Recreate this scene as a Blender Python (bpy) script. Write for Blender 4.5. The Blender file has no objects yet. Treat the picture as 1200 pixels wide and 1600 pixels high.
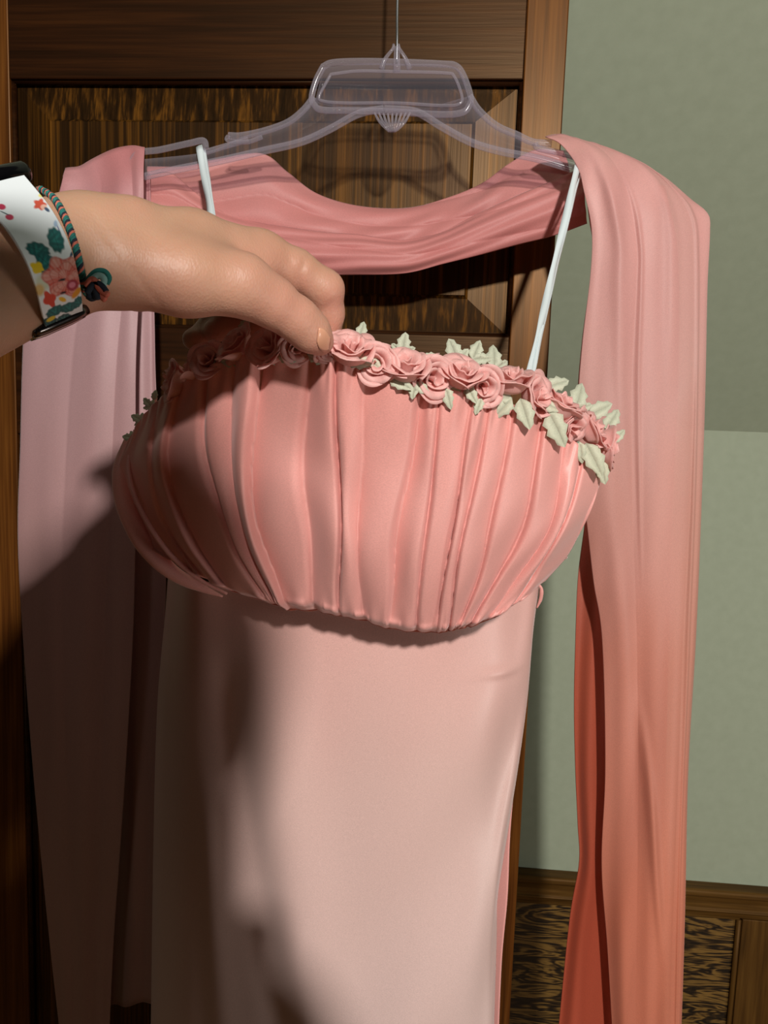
import bpy, bmesh, math, random
import numpy as np
from math import sin, cos, pi, radians, sqrt, atan2
from mathutils import Vector, Matrix
from mathutils.bvhtree import BVHTree
random.seed(7)
rng = np.random.default_rng(7)
S = bpy.context.scene
COL = S.collection

# ------------------------------------------------------------------ camera
FPX = 1250.0
CAM = np.array([0.0, 0.0, 1.5])
YAW, PITCH, ROLL = radians(4.5), radians(7.0), radians(2.0)
_f = np.array([-sin(YAW) * cos(PITCH), cos(YAW) * cos(PITCH), -sin(PITCH)])
_r0 = np.array([cos(YAW), sin(YAW), 0.0]); _u0 = np.cross(_r0, _f)
_r = _r0 * cos(ROLL) + _u0 * sin(ROLL); _u = -_r0 * sin(ROLL) + _u0 * cos(ROLL)
def P(px, py, Y):
    """point of the room on the plane Y = const seen at a pixel of the 1200x1600 photograph"""
    d = _f + _r * (px - 600) / FPX + _u * (800 - py) / FPX
    return CAM + d * (Y / d[1])
cam_d = bpy.data.cameras.new('camera'); cam = bpy.data.objects.new('camera', cam_d); COL.objects.link(cam)
m = Matrix(((_r[0], _u[0], -_f[0], CAM[0]), (_r[1], _u[1], -_f[1], CAM[1]), (_r[2], _u[2], -_f[2], CAM[2]), (0, 0, 0, 1)))
cam.matrix_world = m
cam_d.sensor_fit = 'VERTICAL'; cam_d.sensor_height = 24.0; cam_d.lens = 24.0 * FPX / 1600.0
cam_d.clip_start = 0.02; cam_d.clip_end = 30
S.camera = cam

# ------------------------------------------------------------------ light
w = bpy.data.worlds.new('world'); S.world = w; w.use_nodes = True
bgn = w.node_tree.nodes['Background']; bgn.inputs[0].default_value = (0.62, 0.60, 0.55, 1); bgn.inputs[1].default_value = 0.022
def area(name, loc, target, size, power, color, shape='DISK'):
    L = bpy.data.lights.new(name, 'AREA'); L.shape = shape; L.size = size; L.energy = power; L.color = color
    o = bpy.data.objects.new(name, L); COL.objects.link(o); o.location = loc
    o.rotation_euler = (Vector(target) - Vector(loc)).to_track_quat('-Z', 'Y').to_euler(); return o
area('ceiling_lamp_light', (0.49, -1.89, 2.475), (0.0, 0.7, 1.4), 0.12, 80, (1.0, 0.95, 0.89))
area('far_lamp_light', (-0.5, -1.9, 2.5), (0.4, 1.3, 1.3), 0.35, 2.4, (1.0, 0.93, 0.82))
area('side_lamp_light', (1.7, -0.2, 0.75), (0.5, 1.5, 1.0), 0.5, 8.5, (1.0, 0.97, 0.90))
S.view_settings.view_transform = 'Standard'; S.view_settings.look = 'None'
S.view_settings.exposure = 0.0; S.view_settings.gamma = 1.0; S.view_settings.use_curve_mapping = False

# ------------------------------------------------------------------ materials
def lin(c):
    return tuple(((x / 255) / 12.92 if x / 255 <= 0.04045 else (((x / 255) + 0.055) / 1.055) ** 2.4) for x in c) + (1,)
def newmat(name):
    mt = bpy.data.materials.new(name); mt.use_nodes = True
    nt = mt.node_tree; b = nt.nodes['Principled BSDF']; return mt, nt, b
def N(nt, t, **kw):
    n = nt.nodes.new(t)
    for k, v in kw.items():
        if k in n.inputs: n.inputs[k].default_value = v
        else: setattr(n, k, v)
    return n
def ramp(nt, fac, stops):
    r = nt.nodes.new('ShaderNodeValToRGB'); e = r.color_ramp.elements
    while len(e) < len(stops): e.new(0.5)
    for el, (p, c) in zip(e, stops): el.position = p; el.color = c
    nt.links.new(fac, r.inputs[0]); return r.outputs[0]
def mapping(nt, scale, rot=(0, 0, 0), coord='Object'):
    tc = nt.nodes.new('ShaderNodeTexCoord'); mp = nt.nodes.new('ShaderNodeMapping')
    mp.inputs['Scale'].default_value = scale; mp.inputs['Rotation'].default_value = rot
    nt.links.new(tc.outputs[coord], mp.inputs[0]); return mp.outputs[0]
def bump(nt, b, h, strength, dist=0.001):
    n = nt.nodes.new('ShaderNodeBump'); n.inputs['Strength'].default_value = strength; n.inputs['Distance'].default_value = dist
    nt.links.new(h, n.inputs['Height']); nt.links.new(n.outputs[0], b.inputs['Normal'])

def wood(name, axis, dark, mid, light, fine=240, rough=0.5, long=6, contrast=(0.32, 0.5, 0.72), coat=0.0):
    mt, nt, b = newmat(name)
    s = [fine, fine, fine]; s['XYZ'.index(axis)] = long
    s2 = [x * 0.35 for x in s]; s2['XYZ'.index(axis)] = long * 0.45
    n1 = N(nt, 'ShaderNodeTexNoise', Scale=1.0, Detail=3.0, Roughness=0.6); nt.links.new(mapping(nt, s), n1.inputs[0])
    n2 = N(nt, 'ShaderNodeTexNoise', Scale=1.0, Detail=2.0, Distortion=0.8); nt.links.new(mapping(nt, s2), n2.inputs[0])
    n3 = N(nt, 'ShaderNodeTexNoise', Scale=5.0, Detail=2.0); nt.links.new(mapping(nt, (1, 1, 1)), n3.inputs[0])
    mx = N(nt, 'ShaderNodeMath', operation='ADD'); nt.links.new(n1.outputs[0], mx.inputs[0]); nt.links.new(n2.outputs[0], mx.inputs[1])
    m2 = N(nt, 'ShaderNodeMath', operation='MULTIPLY_ADD'); nt.links.new(mx.outputs[0], m2.inputs[0]); m2.inputs[1].default_value = 0.42
    nt.links.new(n3.outputs[0], N(nt, 'ShaderNodeMath', operation='MULTIPLY').inputs[0])
    mm = nt.nodes[-1]; mm.inputs[1].default_value = 0.16; nt.links.new(mm.outputs[0], m2.inputs[2])
    c = ramp(nt, m2.outputs[0], [(contrast[0], lin(dark)), (contrast[1], lin(mid)), (contrast[2], lin(light))])
    nt.links.new(c, b.inputs['Base Color']); b.inputs['Roughness'].default_value = rough
    b.inputs['Specular IOR Level'].default_value = 0.32; b.inputs['Specular Tint'].default_value = (1.0, 0.62, 0.34, 1)
    bump(nt, b, n1.outputs[0], 0.25, 0.0006); return mt
M = {}
M['door_v'] = wood('door_wood_upright', 'Z', (40, 22, 8), (84, 47, 17), (122, 76, 30), rough=0.36)
M['door_h'] = wood('door_wood_level', 'X', (20, 9, 4), (38, 18, 7), (60, 32, 12), rough=0.36)
M['panel_v'] = wood('door_panel_wood', 'Z', (14, 7, 3), (42, 25, 8), (104, 66, 20), fine=260, long=3, rough=0.36, contrast=(0.36, 0.5, 0.64))
M['trim_h'] = wood('rail_wood', 'X', (44, 28, 10), (84, 58, 24), (116, 84, 40), fine=120)
M['trim_v'] = wood('wainscot_stile_wood', 'Z', (44, 28, 10), (80, 54, 22), (106, 76, 34), fine=120)
def oak_ply():
    mt, nt, b = newmat('oak_plywood')
    n2 = N(nt, 'ShaderNodeTexNoise', Scale=1.0, Detail=2.5, Distortion=1.6, Roughness=0.5)
    nt.links.new(mapping(nt, (6, 6, 30)), n2.inputs[0])
    mu = N(nt, 'ShaderNodeMath', operation='MULTIPLY'); mu.inputs[1].default_value = 34; nt.links.new(n2.outputs[0], mu.inputs[0])
    sn = N(nt, 'ShaderNodeMath', operation='SINE'); nt.links.new(mu.outputs[0], sn.inputs[0])
    n1 = N(nt, 'ShaderNodeTexNoise', Scale=1.0, Detail=3.0); nt.links.new(mapping(nt, (35, 35, 420)), n1.inputs[0])
    ad = N(nt, 'ShaderNodeMath', operation='MULTIPLY_ADD'); ad.inputs[1].default_value = 0.30; nt.links.new(sn.outputs[0], ad.inputs[0]); nt.links.new(n1.outputs[0], ad.inputs[2])
    c = ramp(nt, ad.outputs[0], [(0.22, lin((20, 14, 7))), (0.48, lin((62, 44, 20))), (0.8, lin((122, 92, 44)))])
    nt.links.new(c, b.inputs['Base Color']); b.inputs['Roughness'].default_value = 0.4; return mt
M['oak'] = oak_ply()
def plain(name, c, rough=0.5, metal=0.0, **kw):
    mt, nt, b = newmat(name); b.inputs['Base Color'].default_value = lin(c); b.inputs['Roughness'].default_value = rough
    b.inputs['Metallic'].default_value = metal
    for k, v in kw.items(): b.inputs[k.replace('_', ' ')].default_value = v
    return mt
def wallpaint():
    mt, nt, b = newmat('sage_wall_paint')
    n = N(nt, 'ShaderNodeTexNoise', Scale=60.0, Detail=4.0); nt.links.new(mapping(nt, (1, 1, 1)), n.inputs[0])
    c = ramp(nt, n.outputs[0], [(0.3, lin((152, 161, 139))), (0.7, lin((157, 166, 144)))])
    nt.links.new(c, b.inputs['Base Color']); b.inputs['Roughness'].default_value = 0.75
    n5 = N(nt, 'ShaderNodeTexNoise', Scale=700.0, Detail=2.0); nt.links.new(mapping(nt, (1, 1, 1)), n5.inputs[0])
    bump(nt, b, n5.outputs[0], 0.15, 0.0005); return mt
M['wall'] = wallpaint()
M['floor'] = wood('floor_boards', 'X', (80, 52, 28), (120, 84, 48), (150, 110, 66), fine=60)
M['chrome'] = plain('steel_wire', (190, 192, 196), 0.25, 1.0)
M['black_gloss'] = plain('black_gloss', (12, 12, 14), 0.12, 0.2)
M['dark_metal'] = plain('dark_polished_metal', (96, 90, 88), 0.2, 1.0)
M['ribbon'] = plain('white_satin_ribbon', (226, 238, 242), 0.4)
M['nail'] = plain('nail', (216, 158, 128), 0.28, Coat_Weight=0.3)
M['hair'] = plain('hair', (70, 46, 28), 0.5)
M['shirt'] = plain('grey_shirt', (92, 96, 104), 0.8)
M['jeans'] = plain('jeans', (46, 58, 84), 0.85)
M['sole'] = plain('shoe', (40, 40, 42), 0.7)

def cloth(name, stops, axis_range, transl=0.25, alpha=1.0, rough=0.5, weave=1600, sheen=0.2, stretch=(1, 1, 1.4), blotch=0.06, sub=None, patch=0.0):
    """colour is a dye gradient down the cloth, with shade mixed in for the inner shawl (height above floor, metres)"""
    mt, nt, b = newmat(name)
    geo = nt.nodes.new('ShaderNodeNewGeometry'); sx = nt.nodes.new('ShaderNodeSeparateXYZ'); nt.links.new(geo.outputs['Position'], sx.inputs[0])
    mr = N(nt, 'ShaderNodeMapRange'); mr.inputs[1].default_value, mr.inputs[2].default_value = axis_range
    nt.links.new(sx.outputs[2], mr.inputs[0])
    n = N(nt, 'ShaderNodeTexNoise', Scale=9.0, Detail=2.0); nt.links.new(mapping(nt, (1.8, 1.8, 0.5)), n.inputs[0])
    a1 = N(nt, 'ShaderNodeMath', operation='MULTIPLY_ADD'); nt.links.new(n.outputs[0], a1.inputs[0]); a1.inputs[1].default_value = blotch * 4
    a2 = N(nt, 'ShaderNodeMath', operation='SUBTRACT'); nt.links.new(mr.outputs[0], a2.inputs[0]); a2.inputs[1].default_value = blotch * 2
    nt.links.new(a2.outputs[0], a1.inputs[2])
    c = ramp(nt, a1.outputs[0], [(p, lin(k)) for p, k in stops])
    wv = N(nt, 'ShaderNodeTexNoise', Scale=1.0, Detail=2.0, Roughness=0.7); nt.links.new(mapping(nt, tuple(weave / s for s in stretch)), wv.inputs[0])
    hs = N(nt, 'ShaderNodeMixRGB', blend_type='MULTIPLY'); hs.inputs[0].default_value = 0.4
    cr = ramp(nt, wv.outputs[0], [(0.3, (0.72, 0.72, 0.72, 1)), (0.7, (1.2, 1.2, 1.2, 1))])
    nt.links.new(c, hs.inputs[1]); nt.links.new(cr, hs.inputs[2])
    nt.links.new(hs.outputs[0], b.inputs['Base Color']); b.inputs['Roughness'].default_value = rough
    b.inputs['Sheen Weight'].default_value = sheen; b.inputs['Sheen Roughness'].default_value = 0.4
    bump(nt, b, wv.outputs[0], 0.2, 0.0004)
    tr = N(nt, 'ShaderNodeBsdfTranslucent'); nt.links.new(hs.outputs[0], tr.inputs[0])
    mx = N(nt, 'ShaderNodeMixShader'); mx.inputs[0].default_value = transl
    nt.links.new(b.outputs[0], mx.inputs[1]); nt.links.new(tr.outputs[0], mx.inputs[2])
    out = nt.nodes['Material Output']; last = mx.outputs[0]
    if alpha < 1:
        tp = N(nt, 'ShaderNodeBsdfTransparent'); m3 = N(nt, 'ShaderNodeMixShader'); m3.inputs[0].default_value = alpha
        if patch:
            pn = N(nt, 'ShaderNodeTexNoise', Scale=1.0, Detail=1.0); nt.links.new(mapping(nt, (26, 26, 2.2)), pn.inputs[0])
            pm = N(nt, 'ShaderNodeMapRange'); pm.inputs[1].default_value, pm.inputs[2].default_value, pm.inputs[3].default_value, pm.inputs[4].default_value = .4, .62, alpha - patch, alpha
            nt.links.new(pn.outputs[0], pm.inputs[0]); nt.links.new(pm.outputs[0], m3.inputs[0])
        nt.links.new(tp.outputs[0], m3.inputs[1]); nt.links.new(last, m3.inputs[2]); last = m3.outputs[0]
    nt.links.new(last, out.inputs[0]); return mt
M['bodice'] = cloth('bodice_chiffon', [(0.0, (238, 170, 162)), (0.5, (242, 176, 168)), (1.0, (240, 158, 148))], (1.28, 1.62), 0.15, rough=0.42, weave=2200, stretch=(3, 1, 1), sheen=0.25, blotch=0.1)
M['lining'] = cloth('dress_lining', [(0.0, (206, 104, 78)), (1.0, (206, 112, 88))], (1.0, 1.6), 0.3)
M['skirt'] = cloth('skirt_crepe', [(0.0, (226, 198, 192)), (0.45, (226, 190, 182)), (0.85, (228, 174, 165)), (1.0, (228, 154, 144))], (0.95, 1.48), 0.12, rough=0.36, weave=2000, stretch=(2, 1, 1.3), sheen=0.25, blotch=0.04)
M['shawl_r'] = cloth('shawl_chiffon', [(0.0, (224, 140, 112)), (0.3, (228, 156, 136)), (0.62, (238, 188, 180)), (1.0, (240, 178, 174))], (0.95, 1.9), 0.25, 0.93, weave=1500, blotch=0.07, patch=0.27)
M['shawl_r_shaded'] = cloth('shawl_chiffon_shaded', [(0.0, (196, 92, 66)), (0.3, (200, 102, 76)), (0.6, (206, 130, 114)), (1.0, (226, 146, 138))], (0.95, 1.9), 0.3, 0.93, weave=1500)  # coral dye of the back layer, darkened to put its shade into the colour
M['shawl_l'] = cloth('shawl_chiffon_pale', [(0.0, (196, 158, 146)), (0.5, (200, 158, 158)), (0.75, (208, 170, 174)), (1.0, (226, 140, 140))], (0.95, 1.85), 0.2, 0.96, weave=1500, blotch=0.05, patch=0.15)
M['shawl_n'] = cloth('shawl_chiffon_neck', [(0.0, (226, 146, 142)), (0.6, (230, 154, 150)), (1.0, (224, 164, 162))], (1.55, 1.85), 0.28, 0.95, weave=1500, blotch=0.08)
M['petal'] = cloth('petal_organza', [(0.0, (255, 206, 200)), (1.0, (255, 210, 204))], (1.4, 1.65), 0.4, rough=0.5, weave=1800, sheen=0.2)
M['leaf'] = cloth('leaf_fabric', [(0.0, (226, 228, 200)), (1.0, (214, 220, 202))], (1.4, 1.65), 0.3, rough=0.6, weave=1500, sheen=0.1)
def plastic(name, alpha, tint=(205, 198, 208), rough=0.12):
    mt, nt, b = newmat(name)
    b.inputs['Base Color'].default_value = lin(tint); b.inputs['Roughness'].default_value = rough
    b.inputs['Specular IOR Level'].default_value = 0.8
    fr = N(nt, 'ShaderNodeLayerWeight', Blend=0.35)
    mr = N(nt, 'ShaderNodeMapRange'); mr.inputs[3].default_value = alpha; mr.inputs[4].default_value = min(1, alpha + 0.34)
    nt.links.new(fr.outputs['Facing'], mr.inputs[0])
    tp = N(nt, 'ShaderNodeBsdfTransparent'); tp.inputs[0].default_value = (0.93, 0.92, 0.95, 1)
    m3 = N(nt, 'ShaderNodeMixShader'); nt.links.new(mr.outputs[0], m3.inputs[0])
    nt.links.new(tp.outputs[0], m3.inputs[1]); nt.links.new(b.outputs[0], m3.inputs[2]); nt.links.new(m3.outputs[0], nt.nodes['Material Output'].inputs[0])
    return mt
M['plastic'] = plastic('clear_hanger_plastic', 0.14)
M['web'] = plastic('thin_clear_plastic', 0.035)
def skin():
    mt, nt, b = newmat('skin')
    n = N(nt, 'ShaderNodeTexNoise', Scale=28.0, Detail=3.0); nt.links.new(mapping(nt, (1, 1, 1)), n.inputs[0])
    base = ramp(nt, n.outputs[0], [(0.3, lin((182, 139, 112))), (0.55, lin((188, 147, 120))), (0.75, lin((190, 143, 118)))])
    at = N(nt, 'ShaderNodeAttribute', attribute_name='pink')
    mx = N(nt, 'ShaderNodeMixRGB'); nt.links.new(at.outputs['Fac'], mx.inputs[0]); nt.links.new(base, mx.inputs[1]); mx.inputs[2].default_value = lin((206, 134, 122))
    nt.links.new(mx.outputs[0], b.inputs['Base Color']); b.inputs['Roughness'].default_value = 0.5
    b.inputs['Subsurface Weight'].default_value = 0.25; b.inputs['Subsurface Radius'].default_value = (0.012, 0.004, 0.002); b.inputs['Subsurface Scale'].default_value = 0.5
    v = N(nt, 'ShaderNodeTexVoronoi', Scale=900.0); nt.links.new(mapping(nt, (1, 1, 0.6)), v.inputs[0])
    n2 = N(nt, 'ShaderNodeTexNoise', Scale=260.0, Detail=3.0); nt.links.new(mapping(nt, (1, 1, 1)), n2.inputs[0])
    ad = N(nt, 'ShaderNodeMath', operation='ADD'); nt.links.new(v.outputs[0], ad.inputs[0]); nt.links.new(n2.outputs[0], ad.inputs[1])
    bump(nt, b, ad.outputs[0], 0.22, 0.0006); return mt
M['skin'] = skin()
def attrmat(name, rough=0.5, coat=0.0):
    mt, nt, b = newmat(name); at = N(nt, 'ShaderNodeAttribute', attribute_name='print')
    nt.links.new(at.outputs['Color'], b.inputs['Base Color']); b.inputs['Roughness'].default_value = rough; b.inputs['Coat Weight'].default_value = coat; return mt
M['strap'] = attrmat('printed_strap', 0.6, 0.0)

# ------------------------------------------------------------------ helpers
def tag(o, label=None, cat=None, group=None, kind=None):
    if label: o['label'] = label
    if cat: o['category'] = cat
    if group: o['group'] = group
    if kind: o['kind'] = kind
    return o
def empty(name, loc):
    o = bpy.data.objects.new(name, None); COL.objects.link(o); o.location = tuple(loc); o.empty_display_size = 0.05; return o
def wloc(o):
    v = Vector((0, 0, 0))
    while o is not None: v += o.location; o = o.parent
    return v
def part(name, V, Fc, mat, parent=None, smooth=True, solid=0, sub=0, label=None, origin=None, bevel=0):
    V = np.asarray(V, float); base = np.array(wloc(parent)) if parent else np.zeros(3)
    org = np.array(origin) if origin is not None else (base if parent else V.mean(0))
    me = bpy.data.meshes.new(name); me.from_pydata((V - org).tolist(), [], Fc); me.update()
    if smooth: me.polygons.foreach_set('use_smooth', [True] * len(me.polygons))
    o = bpy.data.objects.new(name, me); COL.objects.link(o); me.materials.append(mat)
    if parent: o.parent = parent
    o.location = tuple(org - base)
    if bevel:
        bv = o.modifiers.new('b', 'BEVEL'); bv.width = bevel; bv.segments = 2; bv.limit_method = 'ANGLE'
    if sub:
        sd = o.modifiers.new('s', 'SUBSURF'); sd.levels = sub; sd.render_levels = sub
    if solid:
        so = o.modifiers.new('t', 'SOLIDIFY'); so.thickness = solid; so.offset = 0
    if label: o['label'] = label
    return o
def boxvf(x0, x1, y0, y1, z0, z1):
    V = [(x, y, z) for x in (x0, x1) for y in (y0, y1) for z in (z0, z1)]
    return V, [(0, 1, 3, 2), (4, 6, 7, 5), (0, 4, 5, 1), (2, 3, 7, 6), (0, 2, 6, 4), (1, 5, 7, 3)]
def box(name, b, mat, parent=None, bevel=0.0015, **kw):
    V, Fc = boxvf(*b); return part(name, V, Fc, mat, parent, smooth=False, bevel=bevel, **kw)
def cr(Pts, T):
    """Catmull-Rom through Pts (n x d) at parameters T in 0..n-1"""
    Pts = np.asarray(Pts, float); n = len(Pts); T = np.clip(np.asarray(T, float), 0, n - 1 - 1e-9)
    if n == 2: return Pts[0] + (Pts[1] - Pts[0]) * T[:, None]
    i = np.floor(T).astype(int); t = (T - i)[:, None]
    e = np.vstack([2 * Pts[0] - Pts[1], Pts, 2 * Pts[-1] - Pts[-2]])
    p0, p1, p2, p3 = e[i], e[i + 1], e[i + 2], e[i + 3]
    return 0.5 * ((2 * p1) + (-p0 + p2) * t + (2 * p0 - 5 * p1 + 4 * p2 - p3) * t ** 2 + (-p0 + 3 * p1 - 3 * p2 + p3) * t ** 3)
def resample(Pts, n):
    q = cr(Pts, np.linspace(0, len(Pts) - 1, max(80, n * 2)))
    L = np.concatenate([[0], np.cumsum(np.linalg.norm(np.diff(q, axis=0), axis=1))]); s = np.linspace(0, L[-1], n)
    return np.stack([np.interp(s, L, q[:, k]) for k in range(q.shape[1])], 1)
def sheet_pts(cols, nu, nv, raw=False):
    R = np.stack([resample([P(*q) for q in c] if not raw else c, nv) for c in cols])   # ncol x nv x 3
    T = np.linspace(0, len(cols) - 1, nu)
    G = np.stack([cr(R[:, j], T) for j in range(nv)], 1)                               # nu x nv x 3
    return G, T
def gridfaces(nu, nv, closed=False):
    F = []
    for i in range(nu - (0 if closed else 1)):
        a = i * nv; b = ((i + 1) % nu) * nv
        F += [(a + j, a + j + 1, b + j + 1, b + j) for j in range(nv - 1)]
    return F
def gridpart(name, G, mat, parent, solid=0.0012, closed=False, **kw):
    nu, nv = G.shape[:2]; return part(name, G.reshape(-1, 3), gridfaces(nu, nv, closed), mat, parent, solid=solid, **kw)
def tube(path, r, n=10, closed=False, caps=True, n_path=None, flat=1.0, up=None):
    """tube mesh round a world path; r scalar or per-point"""
    Q = np.asarray(path, float)
    if n_path: Q = resample(Q, n_path)
    m_ = len(Q); rr = np.interp(np.linspace(0, 1, m_), np.linspace(0, 1, np.size(r)), np.atleast_1d(r)) if np.size(r) > 1 else np.full(m_, float(r))
    T = np.gradient(Q, axis=0)
    if closed: T = (np.roll(Q, -1, 0) - np.roll(Q, 1, 0))
    T /= np.linalg.norm(T, axis=1)[:, None] + 1e-12
    a = np.array(up if up is not None else ((0, 1, 0) if abs(T[0][1]) < 0.9 else (1, 0, 0)), float); V = []
    for k in range(m_):
        a = a - T[k] * (a @ T[k]); a /= np.linalg.norm(a) + 1e-12; b = np.cross(T[k], a)
        for j in range(n):
            th = 2 * pi * j / n; V.append(Q[k] + rr[k] * (cos(th) * a * flat + sin(th) * b))
    F = []
    for k in range(m_ - (0 if closed else 1)):
        k2 = (k + 1) % m_
        F += [(k * n + j, k * n + (j + 1) % n, k2 * n + (j + 1) % n, k2 * n + j) for j in range(n)]
    if caps and not closed: F += [tuple(range(n))[::-1], tuple((m_ - 1) * n + j for j in range(n))]
    return V, F
def merge(*vf):
    V, F = [], []
    for v, f in vf:
        o = len(V); V += [tuple(x) for x in v]; F += [tuple(i + o for i in q) for q in f]
    return V, F
def smoothstep(a, b, x):
    t = np.clip((x - a) / (b - a), 0, 1); return t * t * (3 - 2 * t)

# ------------------------------------------------------------------ room shell
YW = 1.58
zc = float(P(1150, 674, YW)[2])            # the crease where the knee wall meets the leaning upper wall
zr = float(P(1000, 1369, YW)[2])           # top of the wainscot rail
lean = 1.05  # tilt steepened so the upper wall catches less light and looks darker
def struct(name, b, mat, bevel=0.0):
    o = box(name, b, mat, None, bevel=bevel); return tag(o, kind='structure')
struct('floor', (-2.2, 2.6, -3.0, YW + 0.1, -0.05, 0.0), M['floor'])
V = [(-2.2, YW, 0), (2.6, YW, 0), (2.6, YW, zc), (-2.2, YW, zc), (2.6, YW - lean, 2.6), (-2.2, YW - lean, 2.6),
     (-2.2, YW + .1, 0), (2.6, YW + .1, 0), (2.6, YW + .1, 2.6), (-2.2, YW + .1, 2.6)]
wb = part('wall_back', V, [(0, 1, 2, 3), (3, 2, 4, 5), (6, 9, 8, 7), (5, 4, 8, 9), (0, 6, 7, 1), (1, 7, 8, 4, 2), (0, 3, 5, 9, 6)], M['wall'], smooth=False)
tag(wb, kind='structure')
# wainscot: rail with a moulded profile, frame and plywood panels
def extr(prof, x0, x1):
    n = len(prof); V = [(x0, y, z) for y, z in prof] + [(x1, y, z) for y, z in prof]
    return V, [(j, (j + 1) % n, n + (j + 1) % n, n + j) for j in range(n)] + [tuple(range(n))[::-1], tuple(range(n, 2 * n))]
prof = [(YW, zr), (YW - .030, zr), (YW - .034, zr - .004), (YW - .034, zr - .012), (YW - .026, zr - .018), (YW - .022, zr - .030),
        (YW - .022, zr - .045), (YW - .026, zr - .048), (YW - .022, zr - .053), (YW - .018, zr - .064), (YW, zr - .064)]
V, F = extr(prof, -2.2, 2.6)
tr = part('trim_1', V, F, M['trim_h'], smooth=False, bevel=0.002); tag(tr, kind='structure')
xs_ = float(P(1150, 1480, YW)[0])           # inner edge of the stile near the photo's right border
struct('baseboard_back', (-2.2, 2.6, YW - .024, YW, 0.0, .12), M['trim_h'], .003)
for k, (x0, x1) in enumerate(((-2.15, -1.285), (-1.2, -0.55), (xs_ + .835, 2.45), (-0.47, xs_ - 0.0), (xs_ + 0.085, xs_ + 0.75))):
    t = tag(empty('trim_%d' % (k + 2), ((x0 + x1) / 2, YW, 0.0)), kind='structure')
    box('wainscot_panel', (x0 - .02, x1 + .02, YW - .006, YW, .10, zr - .05), M['oak'], t, bevel=0)
    fr = [(x0, zr - .064), (x1, zr - .064)]
    box('wainscot_stile', (x1, x1 + .085, YW - .020, YW, .0, zr - .064), M['trim_v'], t)
    V, F = tube([(x1 - .003, YW - .010, z) for z in np.linspace(.10, zr - .07, 4)], .006, 8); part('bead', V, F, M['trim_v'], t)
    V, F = tube([(x, YW - .010, zr - .0665) for x in np.linspace(x0, x1 - .004, 4)], .005, 8); part('bead', V, F, M['trim_h'], t)
# ------------------------------------------------------------------ door
YD = 1.0
dx0, dx1 = -0.608, 0.1150; px0, px1 = -0.560, 0.0672
zpt, zpb = 1.5 + 0.3935, 1.5 + 0.0985
zrb = float(P(15, 677, YD)[2]); ztop = 2.12
door = tag(empty('door_1', ((dx0 + dx1) / 2, YD + .018, 0.0)), kind='structure')
TH = .035
box('door_stile', (dx0, px0, YD, YD + TH, .01, ztop), M['door_v'], door)
box('door_stile', (px1, dx1, YD, YD + TH, .01, ztop), M['door_v'], door)
box('door_rail', (px0, px1, YD, YD + TH, zpt, ztop), M['door_h'], door)
box('door_rail', (px0, px1, YD, YD + TH, zrb, zpb), M['door_h'], door)
box('door_rail', (px0, px1, YD, YD + TH, .01, .24), M['door_h'], door)
xm = (px0 + px1) / 2
box('door_mullion', (xm - .03, xm + .03, YD, YD + TH, .24, zrb), M['door_v'], door)
def raised(x0, x1, z0, z1, fx0, fx1, fz0, fz1):
    yo, yi, yf = YD + .0155, YD + .0125, YD + .0065
    def ring(a, b, c, d, y): return [(a, y, c), (b, y, c), (b, y, d), (a, y, d)]
    e = .004
    V = ring(x0, x1, z0, z1, yo) + ring(fx0 - e, fx1 + e, fz0 - e, fz1 + e, yi - .0035) + ring(fx0, fx1, fz0, fz1, yf - .0015) + ring(x0, x1, z0, z1, YD + .027)
    F = [(8, 9, 10, 11), (15, 14, 13, 12)]
    for a in (0, 4): F += [(a + i, a + (i + 1) % 4, a + 4 + (i + 1) % 4, a + 4 + i) for i in range(4)]
    F += [(12 + i, 12 + (i + 1) % 4, (i + 1) % 4, i) for i in range(4)]
    return V, F
def recess_lip(x0, x1, z0, z1):
    out = []
    for a, b in (((x0, z0), (x1, z0)), ((x1, z0), (x1, z1)), ((x1, z1), (x0, z1)), ((x0, z1), (x0, z0))):
        out.append(tube([(a[0], YD + .009, a[1]), (b[0], YD + .009, b[1])], .0045, 8))
    return merge(*out)
fxl, fzt = P(75, 189, YD)[0], P(500, 190, YD)[2]; fxr, fzb = P(733, 300, YD)[0], P(500, 455, YD)[2]
V, F = raised(px0 - .004, px1 + .004, zpb - .004, zpt + .004, fxl, fxr, fzb, fzt); part('door_panel', V, F, M['panel_v'], door, smooth=False)
V, F = recess_lip(px0, px1, zpb, zpt); part('panel_moulding', V, F, M['door_h'], door)
for a, b in ((px0, xm - .03), (xm + .03, px1)):
    V, F = raised(a - .004, b + .004, .236, zrb + .004, a + .05, b - .05, .30, zrb - .05); part('door_panel', V, F, M['panel_v'], door, smooth=False)
    V, F = recess_lip(a, b, .24, zrb); part('panel_moulding', V, F, M['door_h'], door)
# steel strap over the door top that the hanger hangs from (just above the photo's upper edge)
XH = float(P(622, 0, .90)[0])
strap = []
for (y0, y1, z0, z1) in ((YD - .003, YD, ztop - .05, ztop + .003), (YD - .003, YD + TH + .003, ztop, ztop + .003), (YD + TH, YD + TH + .003, ztop - .03, ztop + .003), (YD - .135, YD, ztop - .053, ztop - .049), (YD - .138, YD - .134, ztop - .053, ztop - .030)):
    strap.append(boxvf(XH - .012, XH + .012, y0, y1, z0, z1))
V, F = merge(*strap); hk = part('over_door_hook', V, F, M['chrome'], smooth=False)
tag(hk, 'steel over-door hook clipped on the dark wooden door top, carrying the hanger', 'hook')

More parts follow.
